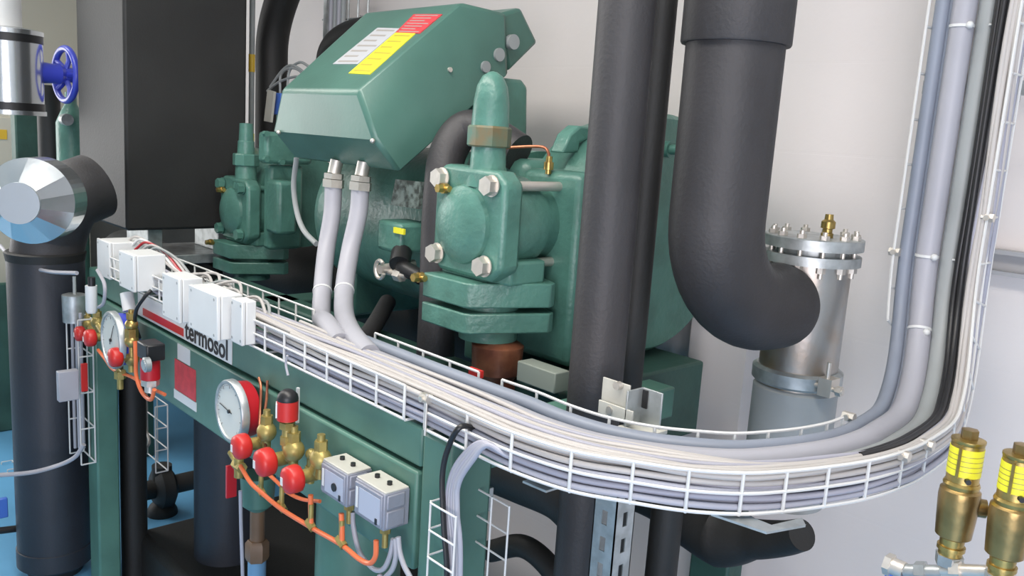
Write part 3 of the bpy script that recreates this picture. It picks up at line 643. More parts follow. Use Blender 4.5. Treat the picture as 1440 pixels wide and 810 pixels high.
# ------------------------------------------------------------------ white junction boxes
def jbox(xl_, xe, yt, yb_, Y, d, label, name='junction_box'):
    a = A(xl_, yt, Y=Y); e = A(xe, yt, Y=Y); b = A(xe, yb_, Y=Y)
    th = thing(name, ((a.x+e.x)/2, Y+d/2, b.z), label, 'junction box')
    MB().box((a.x, Y+.012, b.z), (e.x, Y+d, e.z)).build('body', WHITEP, th, bevel=.003)
    MB().box((a.x-.001, Y, b.z-.001), (e.x+.001, Y+.011, e.z+.001)).build('lid', WHITEP, th, bevel=.003)
    for (fx, fz) in ((.1, .1), (.9, .1), (.1, .9), (.9, .9)):
        c = V((a.x+(e.x-a.x)*fx, Y-.0005, b.z+(e.z-b.z)*fz)); MB().cyl(c, c+V((0, .002, 0)), .004, seg=10).build('screw', CONDG, th)
    return th, a, e, b
jbox(136, 153, 342, 393, .985, .13, 'white plastic junction box, furthest left at the end of the frame')
jbox(167, 187, 360, 411, .93, .10, 'white plastic junction box hanging just right of the furthest left one')
jbox(228, 251, 393, 455, .93, .07, 'white plastic junction box over the left of the name sticker')
jbox(265, 305, 417, 480, .925, .07, 'widest white plastic junction box above the black lettering')
jbox(325, 340, 425, 487, .955, .04, 'slim white plastic box at the right end of junction boxes')
tag(MB().cyl(A(178, 412, Y=.95), A(182, 437, Y=.95), .02).build('cable_gland', WHITEP), 'short white gland below the second junction box', 'cable gland')
# loops of wires on the left tray end
cable('cable', [A(213, 408, Y=.95), A(203, 418, Y=.93), A(192, 435, Y=.92), A(190, 455, Y=.93), A(196, 475, Y=.95)], .006, BLACK, 'short black cable arching left of the red stripe', 'cable')
for i in range(5):
    cable('cable', [A(176+i*7, 345+i*3, Y=1.06), A(190+i*8, 333+i*4, Y=1.08), A(214+i*9, 345+i*5, Y=1.10), A(236+i*9, 372+i*5, Y=1.08), A(262+i*7, 392+i*4, Y=1.05)], .0045, [CREAM, WHITEP, REDD, CREAM, CONDG][i],
          ['cream wire arching behind the second junction box', 'white wire arching behind the second junction box', 'red wire arching between the junction boxes', 'cream wire arching behind the third junction box', 'grey wire arching behind the widest junction box'][i], 'cable')
# ------------------------------------------------------------------ gauges
def gauge(px_, py_, rpx, Y, body, m_, label, ang=0, back=.05):
    c = A(px_, py_, Y=Y); r = rpx*S(c)
    th = thing('pressure_gauge', (c.x, Y, c.z-r), label, 'pressure gauge')
    MB().lathe((c.x, Y+back, c.z), (0, -1, 0), [(0, r*.80), (.005, r*.88), (back-.008, r*.92)], 48).build('case', m_, th)
    MB().lathe((c.x, Y+.012, c.z), (0, -1, 0), [(0, r*.95), (.002, r), (.018, r), (.022, r*.97), (.022, r*.88), (.016, r*.86), (.0161, 0)], 56, caps=False).build('bezel', GALV, th)
    dl = MB().cyl((c.x, Y-.003, c.z), (c.x, Y-.006, c.z), r*.87, seg=48).build('dial', GLASSD, th)
    mb = MB()
    for i in range(33):
        t = R(225-270*i/32); L1 = .80 if i % 4 else .74; d = V((math.cos(t), 0, math.sin(t)))
        mb.tube([V((c.x, Y-.0065, c.z))+d*r*L1, V((c.x, Y-.0065, c.z))+d*r*.84], .0007 if i % 4 else .0012, 4)
    mb.build('scale_marks', mat('faint grey marks', (.25, .25, .24), .5), dl)
    t = R(ang); d = V((math.cos(t), 0, math.sin(t)))
    MB().tube([V((c.x, Y-.008, c.z))-d*r*.18, V((c.x, Y-.008, c.z))+d*r*.66], .0011, 6).cyl((c.x, Y-.006, c.z), (c.x, Y-.011, c.z), r*.06).build('needle', BLACK, dl)
    return th, c, r
gauge(326, 578, 45, .93, 0, REDD, 'round white pressure gauge with red case on the lower frame plate', 172)
gauge(159, 478, 41, .90, 0, BLUE, 'round white pressure gauge with blue back near the far post', 60, back=.06)
# blue and white labels beside
# ------------------------------------------------------------------ valve caps and brass
def hand_valve(px_, py_, rpx, Y, label, brass=(28, -26), m_=RED):
    c = A(px_, py_, Y=Y); r = rpx*1.08*S(c)
    th = thing('hand_valve', (c.x, Y, c.z-r), label, 'valve')
    MB().lathe((c.x, Y+.012, c.z), (0, -1, 0), [(0, r*.75), (.004, r*.95), (.012, r), (r*.85, r*.97), (r*1.05, r*.88), (r*1.18, r*.6), (r*1.22, 0)], 12).build('cap', m_, th, smooth=50)
    q = V((c.x-r*.35, Y+.012-r*1.225, c.z-r*.15)); MB().box((q.x-r*.16, q.y, q.z-r*.28), (q.x+r*.14, q.y+.004, q.z+r*.28)).build('white_mark', WHITEP, th)
    b = A(px_+brass[0], py_+brass[1], Y=Y+.045)
    MB().cyl((c.x, Y+.01, c.z), (c.x, Y+.05, c.z), r*.5).ball(b, r*.82, (1, .9, .95)).cyl((c.x, Y+.045, c.z), b, r*.45).hexa(b+V((0, 0, r*.5)), b+V((0, 0, r*1.3)), r*.48).cyl(b+V((0, 0, r*1.2)), b+V((0, 0, r*1.75)), r*.28).cyl(b+V((0, 0, -r*.5)), b+V((0, 0, -r*1.4)), r*.33).build('brass_body', BRASSP, th)
    return th, c, b, r
hand_valve(343, 627, 17, .90, 'red capped brass hand valve directly under the red cased gauge', (32, -20))
hand_valve(377, 649, 19, .89, 'red capped brass hand valve, middle of the three under the frame plate', (36, -16))
hand_valve(415, 673, 19, .89, 'red capped brass hand valve, right one of three nearest the grey switches', (36, -28))
hand_valve(114, 469, 10, .93, 'small red capped hand valve furthest left on the far post', (10, -12))
hand_valve(129, 475, 11.5, .91, 'small red capped hand valve second from left on the far post', (8, -22))
hand_valve(165, 502, 13, .89, 'red capped hand valve below the blue backed gauge', (20, 2))
# brass bits left of caps
c = A(336, 655, Y=.93)
tag(MB().cyl(c+V((0, 0, -.03)), c+V((0, 0, .02)), .012).hexa(c+V((-.02, 0, 0)), c+V((.02, 0, 0)), .014).cyl(c+V((-.05, 0, .02)), c+V((0, 0, .0)), .008).build('brass_tee', BRASSP), 'small brass tee at the start of the orange tube', 'fitting')
c = A(185, 462, Y=.92)
tag(MB().hexa(c+V((0, 0, -.03)), c+V((0, 0, .0)), .020).ball(c+V((0, 0, .012)), .02).ball(c+V((0, 0, -.04)), .022).cyl(c+V((0, 0, -.09)), c+V((0, 0, .06)), .009).hexa(c+V((0, 0, .03)), c+V((0, 0, .05)), .015).build('brass_manifold', BRASS), 'yellow brass fitting stack between the blue backed gauge and black transmitter', 'fitting')
c = A(169, 528, Y=.92)
tag(MB().cyl(c+V((0, 0, -.045)), c+V((0, 0, .03)), .010).hexa(c+V((0, 0, -.01)), c+V((0, 0, .015)), .018).cyl(c+V((-.03, 0, .02)), c+V((.03, 0, .02)), .008).build('brass_nipple', BRASSP), 'brass nipple hanging below the red cap near the far post', 'fitting')
c = A(437, 650, Y=.96)
tag(MB().cyl(c+V((0, 0, -.05)), c+V((0, 0, .02)), .009).ball(c+V((0, 0, .02)), .013).hexa(c+V((0, 0, -.03)), c+V((0, 0, -.01)), .014).build('brass_nipple', BRASSP), 'brass nipple standing between the right red cap and grey switch', 'fitting')
# pressure transmitters
def transmitter(px_, yt, ymid, yb_, rpx, Y, label, rings=False):
    a = A(px_, yt, Y=Y); b = A(px_, yb_, Y=Y); mz = A(px_, ymid, Y=Y).z; r = rpx*S(a)
    th = thing('pressure_switch', (b.x, Y, b.z), label, 'pressure switch')
    MB().lathe((a.x, Y, mz), (0, 0, 1), [(0, r*.98), (.004, r), ((a.z-mz)*.55, r*.92), ((a.z-mz)*.8, r*.7), (a.z-mz, r*.4)], 32).build('cap', BLACK, th)
    MB().cyl((a.x, Y, b.z), (a.x, Y, mz), r, seg=36).build('housing', RED, th)
    MB().prism([(a.x-r*.85, Y-r*.60, b.z+.006), (a.x-r*.1, Y-r*1.02, b.z+.006), (a.x-r*.1, Y-r*1.02, mz-.006), (a.x-r*.85, Y-r*.60, mz-.006)], (-.002, -.003, 0)).build('label_plate', WHITEP, th)
    MB().cyl((a.x, Y, b.z-.07), (a.x, Y, b.z), r*.48).hexa((a.x, Y, b.z-.022), (a.x, Y, b.z-.006), r*.75).hexa((a.x, Y, b.z-.06), (a.x, Y, b.z-.04), r*.66).build('brass_stem', BRASSP, th)
    return th, a, b, r
transmitter(405, 548, 563, 590, 15, .925, 'red pressure switch with black dome above the three red capped valves')
a = A(419, 565, Y=.965); tag(MB().box((a.x-.001, .96, a.z-.05), (a.x+.006, .966, a.z+.035)).build('label_strip', WHITEP), 'narrow white strip on the plate beside the red pressure switch', 'label')
th = thing('pressure_transmitter', A(213, 545, Y=.90), 'black topped transmitter with red and grey casing left of the stickers', 'pressure transmitter')
a = A(213, 482, Y=.91); b = A(213, 505, Y=.91); c = A(213, 538, Y=.91)
MB().box((a.x-.05, .885, b.z), (a.x+.03, .94, a.z)).build('black_top', BLACK, th, bevel=.005)
MB().cyl((b.x-.01, .91, c.z+.01), (b.x-.01, .91, b.z), .028).build('housing', REDD, th)
q = A(205, 513, Y=.875); MB().lathe((q.x, .885, q.z), (0, -1, 0), [(0, .022), (.014, .022), (.016, .016), (.018, .016), (.018, 0)], 24).build('round_connector', GALV, th)
MB().cyl((b.x-.01, .91, c.z-.03), (b.x-.01, .91, c.z+.012), .017).hexa((b.x-.01, .91, c.z-.01), (b.x-.01, .91, c.z+.008), .026).build('stem', BOLT, th)
# copper thin tubes beside gauge
cable('copper_tube', [A(376, 535, Y=.985), A(375, 560, Y=.98), A(372, 590, Y=.96), A(374, 640, Y=.93)], .0035, COPPER, 'left of two thin copper tubes right of the red cased gauge', 'tube')
cable('copper_tube', [A(364, 531, Y=.985), A(367, 545, Y=.98), A(366, 575, Y=.97), A(364, 610, Y=.95)], .0035, COPPER, 'thin copper tube hugging the right side of the red cased gauge', 'tube')
# orange tubes
cable('orange_tube', [A(x, y, Y=Y) for x, y, Y in ((338, 655, .90), (352, 678, .90), (368, 693, .91), (396, 716, .92), (440, 743, .93), (480, 766, .93), (505, 786, .93), (520, 792, .93), (528, 782, .93), (529, 760, .93))], .0055, ORANGE, 'long orange tube looping under the red capped valves up to near switch', 'tube')
cable('orange_tube', [A(x, y, Y=Y) for x, y, Y in ((372, 662, .93), (390, 678, .93), (404, 692, .94), (425, 702, .95), (450, 705, .96))], .0045, ORANGE, 'short upper orange tube passing below the right red cap', 'tube')
cable('orange_tube', [A(x, y, Y=Y) for x, y, Y in ((437, 696, .93), (437, 720, .93), (438, 742, .93))], .006, ORANGE, 'short vertical orange tube dropping from right capped valve', 'tube')
cable('orange_tube', [A(x, y, Y=Y) for x, y, Y in ((480, 722, .93), (481, 745, .93), (481, 764, .93))], .006, ORANGE, 'short vertical orange tube under the further grey switch', 'tube')
for (x, y, lb) in ((367, 690, 'brass joint on the orange tube under the middle red cap'), (396, 712, 'brass joint on the orange tube under the right red cap'), (437, 738, 'brass joint where the vertical orange tube meets the long one'), (480, 762, 'brass joint on the orange tube under the grey switches')):
    c = A(x, y, Y=.93); tag(MB().hexa(c+V((-.012, 0, .006)), c+V((.012, 0, -.006)), .010).cyl(c, c+V((0, 0, .05)), .006).build('tube_joint', BRASSP), lb, 'fitting')
cable('orange_tube', [A(x, y, Y=Y) for x, y, Y in ((138, 492, .92), (148, 505, .92), (160, 520, .92), (185, 530, .93), (205, 542, .93), (232, 555, .95))], .0055, ORANGE, 'orange tube running from small red caps along the plate edge', 'tube')
cable('orange_tube', [A(x, y, Y=Y) for x, y, Y in ((190, 480, .90), (191, 505, .90), (192, 530, .90), (200, 552, .90), (212, 562, .90), (217, 548, .90))], .006, ORANGE, 'orange tube hanging in a loop below the brass fitting stack', 'tube')
# small cylinders left
th = thing('temperature_sensor', A(105, 450, Y=.95), 'grey cylindrical sensor head above the leftmost red caps', 'sensor')
a = A(105, 415, Y=.95); b = A(105, 452, Y=.95); MB().lathe(b, (0, 0, 1), [(0, .04), (a.z-b.z, .042), (a.z-b.z+.004, .03)], 32).build('housing', GALV, th)
MB().cyl((a.x, .95, a.z), (a.x, .95, a.z+.07), .006).build('stem', CONDG, th)
th = thing('temperature_sensor', A(129, 440, Y=.92), 'slim white sensor with black tip beside the grey sensor head', 'sensor')
a = A(129, 402, Y=.92); b = A(129, 440, Y=.92); MB().lathe(b, (0, 0, 1), [(0, .015), (.01, .019), (a.z-b.z, .019)], 24).build('housing', WHITEP, th)
MB().cyl((a.x, .92, a.z), (a.x, .92, a.z+.03), .012).build('tip', BLACK, th)
cable('cable', [A(137, 380, Y=.95), A(147, 400, Y=.93), A(146, 425, Y=.93), A(139, 432, Y=.93)], .006, CONDL, 'grey cable looping beside the slim white sensor', 'cable')

# ------------------------------------------------------------------ grey pressure switches
def kp(xl_, xe, yt, h, label):
    Y = .922; a = A(xl_, yt, Y=Y); e = A(xe, yt, Y=Y); e.x = e.x; w_ = e.x-a.x
    z1 = e.z; z0 = z1-h; th = thing('pressure_controller', ((a.x+e.x)/2, .955, z0), label, 'pressure controller')
    MB().box((a.x, Y+.004, z0), (e.x, .988, z1)).box((e.x-.002, Y+.01, z0+.004), (e.x+.003, .975, z0+h*.52)).box((e.x-.002, Y+.01, z0+h*.57), (e.x+.003, .975, z1-.004)).build('casing', GREYB, th, bevel=.003)
    MB().box((a.x+.001, Y+.006, z1-.001), (e.x-.001, .986, z1+.004)).build('top_cover', PLATEW, th, bevel=.002)
    fp_ = MB().box((a.x+.004, Y, z0+.006), (e.x-.004, Y+.006, z1-.004)).build('front_cover', GREYB, th, bevel=.002)
    MB().box((a.x+.022, Y-.001, z0+.012), (e.x-.008, Y+.001, z1-.012)).build('scale_plate', GREYD, fp_)
    MB().box((a.x+.010, Y-.001, z0+.02), (a.x+.017, Y+.001, z1-.014)).build('scale_window', WHITEP, fp_)
    if xl_ < 480: MB().cyl((a.x+w_*.6, Y-.001, z0+h*.45), (a.x+w_*.6, Y-.004, z0+h*.45), .009).build('emblem', BLACK, fp_)
    MB().box((e.x-.022, Y-.003, z0+.010), (e.x-.016, Y, z0+.022)).build('slot', BLACK, fp_)
    for fx in (.3, .72):
        MB().cyl((a.x+w_*fx, .958, z1+.004), (a.x+w_*fx, .958, z1+.011), .0055).build('setting_screw', BLACK, th)
    MB().hexa((a.x+w_*.75, .95, z0-.018), (a.x+w_*.75, .95, z0), .012).cyl((a.x+w_*.75, .95, z0-.05), (a.x+w_*.75, .95, z0-.016), .0065).build('brass_port', BRASSP, th)
    return a, e, z0
kp(450, 486, 669, .073, 'grey cast pressure controller with round dark mark, the further of two')
a, e, z0 = kp(497, 538.5, 697, .078, 'grey cast pressure controller, the nearer of two by the near post')
for i, (x0_, pts_, lb) in enumerate(((0, [(553, 758), (549, 780), (541, 798), (531, 802), (520, 795), (505, 775), (497, 740), (496, 720)], 'pale cable looping under the two grey controllers'),
                       (1, [(560, 755), (562, 775), (568, 795), (578, 815), (585, 840)], 'pale cable dropping from the near grey controller'),
                       (2, [(556, 757), (557, 780), (552, 800), (540, 815), (530, 840)], 'second pale cable dropping from near grey controller'))):
    P = [A(x, y, Y=.955) for x, y in pts_]
    if P[-1].z < .8 and i: P.append(V((P[-1].x, P[-1].y, .3)))
    cable('cable', P, .0055, CONDL, lb, 'cable')
cable('cable', [A(x, y, Y=.95) for x, y in ((440, 560), (405, 528), (402, 512), (404, 500))][1:], .003, CONDL, 'thin pale cable rising from the red pressure switch to the tray', 'cable')

# ------------------------------------------------------------------ safety valves on the right
def safety(px_, ytop, ybot, Y, k, label):
    b = A(px_[1], ybot, Y=Y); t = A(px_[0], ytop, Y=Y); Hh = (t-b).length; ax = (V((0, 0, 1))).normalized()
    th = thing('safety_valve', b, label, 'safety valve')
    def L(prof, name, m_, seg=32): return MB().lathe(b, ax, [(z*Hh, r*k) for z, r in prof], seg).build(name, m_, th)
    L([(-.02, .020), (.06, .021)], 'union_nut', GALV, 6)
    L([(.06, .017), (.10, .017), (.10, .020), (.13, .020), (.13, .017), (.2, .018)], 'lower_thread', BRASS, 24)
    L([(.2, .023), (.21, .0255), (.34, .0275), (.50, .0295), (.555, .0285), (.57, .0245)], 'body', BRONZE)
    L([(.56, .024), (.60, .026), (.62, .024)], 'neck', BRASS)
    L([(.60, .023), (.90, .023), (.905, .021)], 'bonnet', BRASS)
    MB().cyl(b+ax*Hh*.675-V((0, .0, 0)), b+ax*Hh*.875, .0238*k, seg=32).build('yellow_label', YEL, th)
    MB().box(b+V((-.0265*k, -.0265*k, Hh*.665))+V((.024*k, 0, 0)), b+V((.0015*k, -.0225*k, Hh*.885))).build('label_gap', BRASS, th)
    for i in range(9):
        zz = Hh*(.70+.018*i)
        MB().lathe(b+ax*zz, (0, 0, 1), [(0, .0239*k), (.0008, .0240*k), (.0010, .0239*k)], 32).build('print_line', BRASSP, th) if i % 2 else None
    L([(.90, .0225), (.915, .024), (.93, .024), (.935, .016)], 'collar', BRASS, 32)
    L([(.935, .0125), (1.0, .0125), (1.002, .010)], 'adjusting_nut', BRONZE, 6)
    r_ = CR.copy(); r_.z = 0
    c = b+ax*Hh*.44; MB().cyl(c, c+V((.03, .018, 0))*k*1.08, .014*k).build('outlet', BRONZE, th)
    c = b+ax*Hh*.66; MB().cyl(c+V((.012, -.018, 0))*k, c+V((.017, -.025, 0))*k, .004).build('hole', BLACK, th)
    # pipe below
    MB().cyl(b-ax*.75, b, .012).build('riser', BOLT, th)
    return b
b1 = safety((1357, 1334), 602, 790, 1.35, 1.0, 'brass safety valve with yellow label, left of the two before the wall')
b2 = safety((1427, 1405), 622, 818, 1.33, 1.0, 'brass safety valve with yellow label, right one cut by frame edge')
th = thing('ball_valve', A(1262, 800, Y=1.35), 'small chrome ball valve at the foot of the left safety valve', 'valve')
a = A(1246, 792, Y=1.345); c = A(1272, 803, Y=1.345); d = A(1330, 805, Y=1.35)
MB().cyl(a, c, .014).hexa(a, a.lerp(c, .35), .018).build('body', BOLT, th); MB().cyl(c, d, .011).hexa(c.lerp(d, .3), c.lerp(d, .55), .016).build('union', GALV, th)
a2 = A(1252, 806, Y=1.34); MB().box(a2+V((-.008, 0, -.012)), a2+V((.022, .003, .004))).build('blue_label', BLUEL, th)
a = A(1325, 801, Y=1.345); c = A(1425, 806, Y=1.34)
tag(MB().cyl(a, c, .010).hexa(a.lerp(c, .15), a.lerp(c, .3), .016).build('cross_pipe', BOLT), 'zinc cross pipe joining the feet of both safety valves', 'pipe')

# ------------------------------------------------------------------ left: vessels and drums
c = V((-3.60, .915, 0)); za = A(70, 352, X=c.x+.1).z; rv = 50*S(V((c.x, c.y, .8)))
th = thing('insulated_vessel', (c.x, c.y, 0), 'tall dark insulated vertical vessel standing left of the far green post', 'vessel')
MB().lathe((c.x, c.y, -.09), (0, 0, 1), [(0, rv-.01), (.01, rv), (.08, rv), (.082, rv-.004), (za+.04, rv-.004), (za+.06, rv-.01)], 56).build('shell', RUBB, th)
MB().lathe((c.x, c.y, FZ), (0, 0, 1), [(0, .10), (.05, .12)], 32).build('base', RUBD, th)
MB().lathe((c.x, c.y, za-.05), (0, 0, 1), [(0, rv-.003), (.03, rv+.002), (.035, rv-.005)], 56).build('top_band', RUBD, th)
q0 = A(96, 274, X=-3.52)
MB().tube(spl([(c.x, c.y, za-.06), (c.x+.01, c.y+.02, za+.06), (q0.x, q0.y-.01, q0.z-.02), (q0.x-.03, q0.y+.10, q0.z+.03)], 8), .128, 40).build('elbow', RUB, th)
# aluminium drum in front
th = thing('metal_clad_drum', A(38, 340, Y=.72), 'shiny metal clad drum end with round cover, cut by the left edge', 'drum')
cD = A(36, 284, Y=.70); rD = 60*S(cD)*1.0
ax = V((.80, -.60, .0)).normalized()
a_ = V((0, 0, 1)); b_ = ax.cross(a_)
mb = MB(); Nf = 14; rings = []
for t, r in ((-.10, rD*1.02), (0, rD*1.02), (.075, rD*.47)):
    rings.append([mb.bm.verts.new(cD+ax*(t-.03)+(a_*math.cos(2*PI*i/Nf)+b_*math.sin(2*PI*i/Nf))*r) for i in range(Nf)] if t > 0 else
                 [mb.bm.verts.new(cD+ax*(t-.03)+(a_*math.cos(2*PI*i/56)+b_*math.sin(2*PI*i/56))*r) for i in range(56)])
for i in range(56): mb.bm.faces.new((rings[0][i], rings[0][(i+1) % 56], rings[1][(i+1) % 56], rings[1][i]))
for i in range(Nf):
    seg_ = [rings[1][(4*i+j) % 56] for j in range(5)]
    mb.bm.faces.new(seg_+[rings[2][(i+1) % Nf], rings[2][i]])
mb.bm.faces.new(rings[0][::-1])
mb.build('cladding', ALU, th, smooth=5)
MB().cyl(cD+ax*.03, cD+ax*.052, rD*.48, seg=40).build('round_cover', ALUD, th)
cable('cable', [A(0, 345, Y=.85), A(14, 360, Y=.85), A(40, 374, Y=.86), A(70, 382, Y=.87), A(108, 384, Y=.9)], .007, CONDL, 'pale cable running from the metal clad drum to the frame end', 'cable')
# upper left stuff
XW = -4.6
h1 = A(92, 105, X=XW); axw = V((-.12, .99, 0)).normalized(); rw = 40*S(h1)
cj = A(14, 102, X=XW); jr = 42*S(cj)
th = thing('metal_clad_valve', (XW, cj.y, cj.z-.3), 'metal jacketed valve with a bright blue hand wheel at the upper left edge', 'valve')
zT, zB2 = A(20, 60, X=XW).z, A(20, 144, X=XW).z
MB().lathe((XW, cj.y, zB2), (0, 0, 1), [(0, jr), (zT-zB2, jr)], 48).build('jacket', ALU, th)
MB().lathe((XW, cj.y, zT), (0, 0, 1), [(0, jr*1.02), (.035, jr*1.02)], 48).build('seam', BLACK, th)
MB().lathe((XW, cj.y, zB2-.035), (0, 0, 1), [(0, jr*1.02), (.035, jr*1.02)], 48).build('seam', BLACK, th)
MB().lathe((XW, cj.y, zT+.035), (0, 0, 1), [(0, jr*1.04), (.02, jr*1.04), (.03, jr*.7)], 48).build('rim', ALU, th)
MB().lathe((XW, cj.y, zB2-.055), (0, 0, 1), [(0, jr*1.06), (.02, jr*1.06)], 48).build('rim', ALU, th)
MB().cyl((XW, cj.y-.03, zT+.06), (XW, cj.y-.03, 3.1), 26*S(cj), seg=40).build('riser', WHITEP, th)
MB().lathe(h1-axw*.16, axw, [(0, .052), (.03, .052), (.10, .046), (.13, .05), (.16, .03)], 24).build('shaft', BLUE, th)
a_ = V((0, 0, 1)); b_ = axw.cross(a_)
mb = MB(); ring = [h1+(a_*math.cos(2*PI*i/48)+b_*math.sin(2*PI*i/48))*(rw-.014) for i in range(49)]
mb.tube(ring, .016, 12, caps=False)
for i in range(5):
    t = 2*PI*i/5+.3; d = a_*math.cos(t)+b_*math.sin(t); mb.tube([h1+d*.02, h1+d*.07+axw*.01, h1+d*(rw-.018)], .013, 8)
mb.cyl(h1-axw*.03, h1+axw*.03, .035); mb.build('hand_wheel', BLUE, th)
MB().hexa(h1+axw*.03, h1+axw*.05, .014).build('nut', BLACK, th)
XC = -6.0; a = A(-30, 156, X=XC); b = A(32, 240, X=XC)
th = thing('control_cabinet', (XC-.1, (a.y+b.y)/2, 0), 'cream control cabinet with a small yellow label at the left edge', 'cabinet')
CCR = mat('cream cabinet paint', (.55, .53, .44), .5)
MB().box((XC-.3, a.y, 0), (XC, b.y, a.z)).build('body', CCR, th, bevel=.006)
MB().box((XC, a.y+.02, .05), (XC+.015, b.y-.03, a.z-.03)).build('door', CCR, th, bevel=.003)
q = A(-2, 182, X=XC+.016); q2 = A(10, 196, X=XC+.016); MB().box((q.x, q.y, q2.z), (q.x+.003, q2.y, q.z)).build('yellow_label', YELO, th)
q = A(70, 200, X=-5.2); pipe('insulated_pipe', [(q.x, q.y, 0), (q.x, q.y, A(70, 120, X=-5.2).z)], .058, RUBD, 'black vertical pipe under the blue hand wheel shaft', smooth=False)
q = A(44, 200, X=-5.5); tag(MB().box((q.x-.1, q.y-.08, 0), (q.x, q.y+.07, A(44, 155, X=-5.5).z)).build('green_column', GDARK, bevel=.01), 'dark green column between the cream cabinet and black pipe', 'column')
th = thing('green_vessel', A(101, 205, X=-5.0), 'small green vessel with a round fitting under the blue hand wheel', 'vessel')
q = A(101, 200, X=-5.0); MB().lathe((q.x, q.y, .0), (0, 0, 1), [(0, .075), (q.z+.1, .075), (q.z+.16, .05), (q.z+.2, .03), (q.z+.26, .028)], 32).build('shell', GCAST, th)
q = A(91, 168, X=-4.93); MB().cyl(q, q+V((.05, 0, 0)), .03).build('fitting', GALV, th)
struct('trim_2', MB().box((A(110, 100, Y=2.27).x-.03, 2.24, 0), (A(110, 100, Y=2.27).x+.03, WY, 3.1)), GDARK)

# ------------------------------------------------------------------ below: left vertical wire trays
def vtray(pxl, pxr, yt, yb_, Y, label, depth=.05, nr=5):
    a = A(pxl, yt, Y=Y); b = A(pxr, yt, Y=Y); z1 = a.z; z0_ = A(pxl, yb_, Y=Y).z; mb = MB()
    xs = [a.x+(b.x-a.x)*i/2 for i in range(3)]
    for x in xs: mb.tube([(x, Y+depth, z0_), (x, Y+depth, z1)], .003, 6)
    for x in (a.x, b.x):
        mb.tube([(x, Y, z0_), (x, Y, z1)], .003, 6)
    for i in range(nr):
        z = z0_+(z1-z0_)*i/(nr-1)
        mb.tube([(a.x, Y, z), (a.x, Y+depth, z), (b.x, Y+depth, z), (b.x, Y, z)], .003, 6)
    return tag(mb.build('wire_cable_tray', WIREM), label, 'cable tray')
vtray(93, 109, 440, 632, .93, 'upright white wire basket hanging left of the far green post')
vtray(190, 218, 552, 640, 1.25, 'upright wire basket hanging behind the frame right of far post', nr=4)
vtray(2, 10, 650, 690, 1.0, 'low white wire basket end at the left edge', nr=3)
for i, px_ in enumerate((101, 107, 113)):
    cable('cable', [A(px_, 440, Y=.95), A(px_+2, 520, Y=.95), A(px_+4, 600, Y=.95), A(px_+5, 630, Y=.95)], .006, CONDL, 'pale vertical cable inside the upright basket left of far post', 'cable', 'cables in the far upright basket')
cable('cable', [A(-20, 669, X=-3.3), A(40, 665, X=-3.3), A(80, 655, X=-3.3), A(105, 643, X=-3.25), A(118, 625, X=-3.22)], .008, CONDL, 'pale cable swinging left from the foot of the wire basket', 'cable')
cable('cable', [A(186, 634, Y=1.2), A(200, 632, Y=1.22), A(210, 622, Y=1.24), A(205, 600, Y=1.26), A(206, 560, Y=1.28)], .006, CREAM, 'cream cable curling in the basket behind the frame', 'cable')
a = A(82, 524, X=-3.2); b = A(112, 562, X=-3.2)
th = thing('sensor_box', (-3.215, .9, b.z), 'small flat grey box strapped to the left upright wire basket', 'sensor box')
MB().box((-3.23, a.y, b.z), (-3.2, b.y, a.z)).build('body', CONDL, th, bevel=.003)
a = A(114, 512, X=-3.17); b = A(124, 550, X=-3.17)
tag(MB().box((-3.178, a.y, b.z), (-3.17, b.y, a.z)).build('red_tag', RED, bevel=.001), 'upright red tag beside the flat grey box near far post', 'tag')
a = A(319, 656, X=-2.02); b = A(333, 698, X=-2.02)
tag(MB().box((-2.028, a.y, b.z), (-2.02, b.y, a.z)).build('red_tag', REDD, bevel=.001), 'upright dark red tag hanging left of the three red capped valves', 'tag')
# ------------------------------------------------------------------ under the frame
q = A(495, 790, Y=1.22)
th = thing('liquid_receiver', (q.x, 1.24, 0), 'green painted upright cylinder below the frame behind the orange tube', 'vessel')
MB().lathe((q.x, 1.24, 0), (0, 0, 1), [(0, .118), (.92, .118), (.98, .10), (1.0, .05)], 48).build('shell', GREEN, th)
q = A(310, 700, Y=1.35)
tk_z = A(190, 745, Y=1.16).z
tag(MB().lathe((q.x, 1.38, tk_z), (0, 0, 1), [(0, .125), (1.05-tk_z, .125)], 40).build('insulated_vessel', RUBB), 'dark upright insulated vessel in the shade behind the round gauge', 'vessel')
q = A(177, 680, Y=1.12)
tag(MB().lathe((q.x, 1.15, 0), (0, 0, 1), [(0, .05), (1.05, .05)], 32).build('insulated_pipe', RUBD), 'black upright pipe right behind the far green post', 'pipe')
q = A(203, 600, Y=1.65)
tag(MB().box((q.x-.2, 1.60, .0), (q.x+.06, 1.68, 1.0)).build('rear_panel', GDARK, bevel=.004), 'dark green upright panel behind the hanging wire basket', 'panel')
tk = A(190, 745, Y=1.16)
tag(MB().box((tk.x, 1.16, 0), (-1.9, 1.95, tk.z)).build('insulated_tank', RUBD, bevel=.03), 'low black insulated tank on the floor between the posts', 'tank')
th = thing('shut_off_valve', A(228, 690, Y=1.45), 'black insulated pipe valve crossing over the blue floor', 'valve')
a = A(188, 694, Y=1.32); b = A(300, 665, X=a.x)
MB().cyl(a, V((a.x, b.y, a.z)), .045).lathe(V((a.x, (a.y+b.y)/2-.10, a.z)), (0, 1, 0), [(0, .07), (.02, .10), (.07, .10), (.09, .07)], 24).cyl(V((a.x, (a.y+b.y)/2-.06, a.z)), V((a.x, (a.y+b.y)/2-.06, a.z+.11)), .045).ball(V((a.x, (a.y+b.y)/2-.06, a.z-.13)), .07).build('valve_body', RUBD, th)
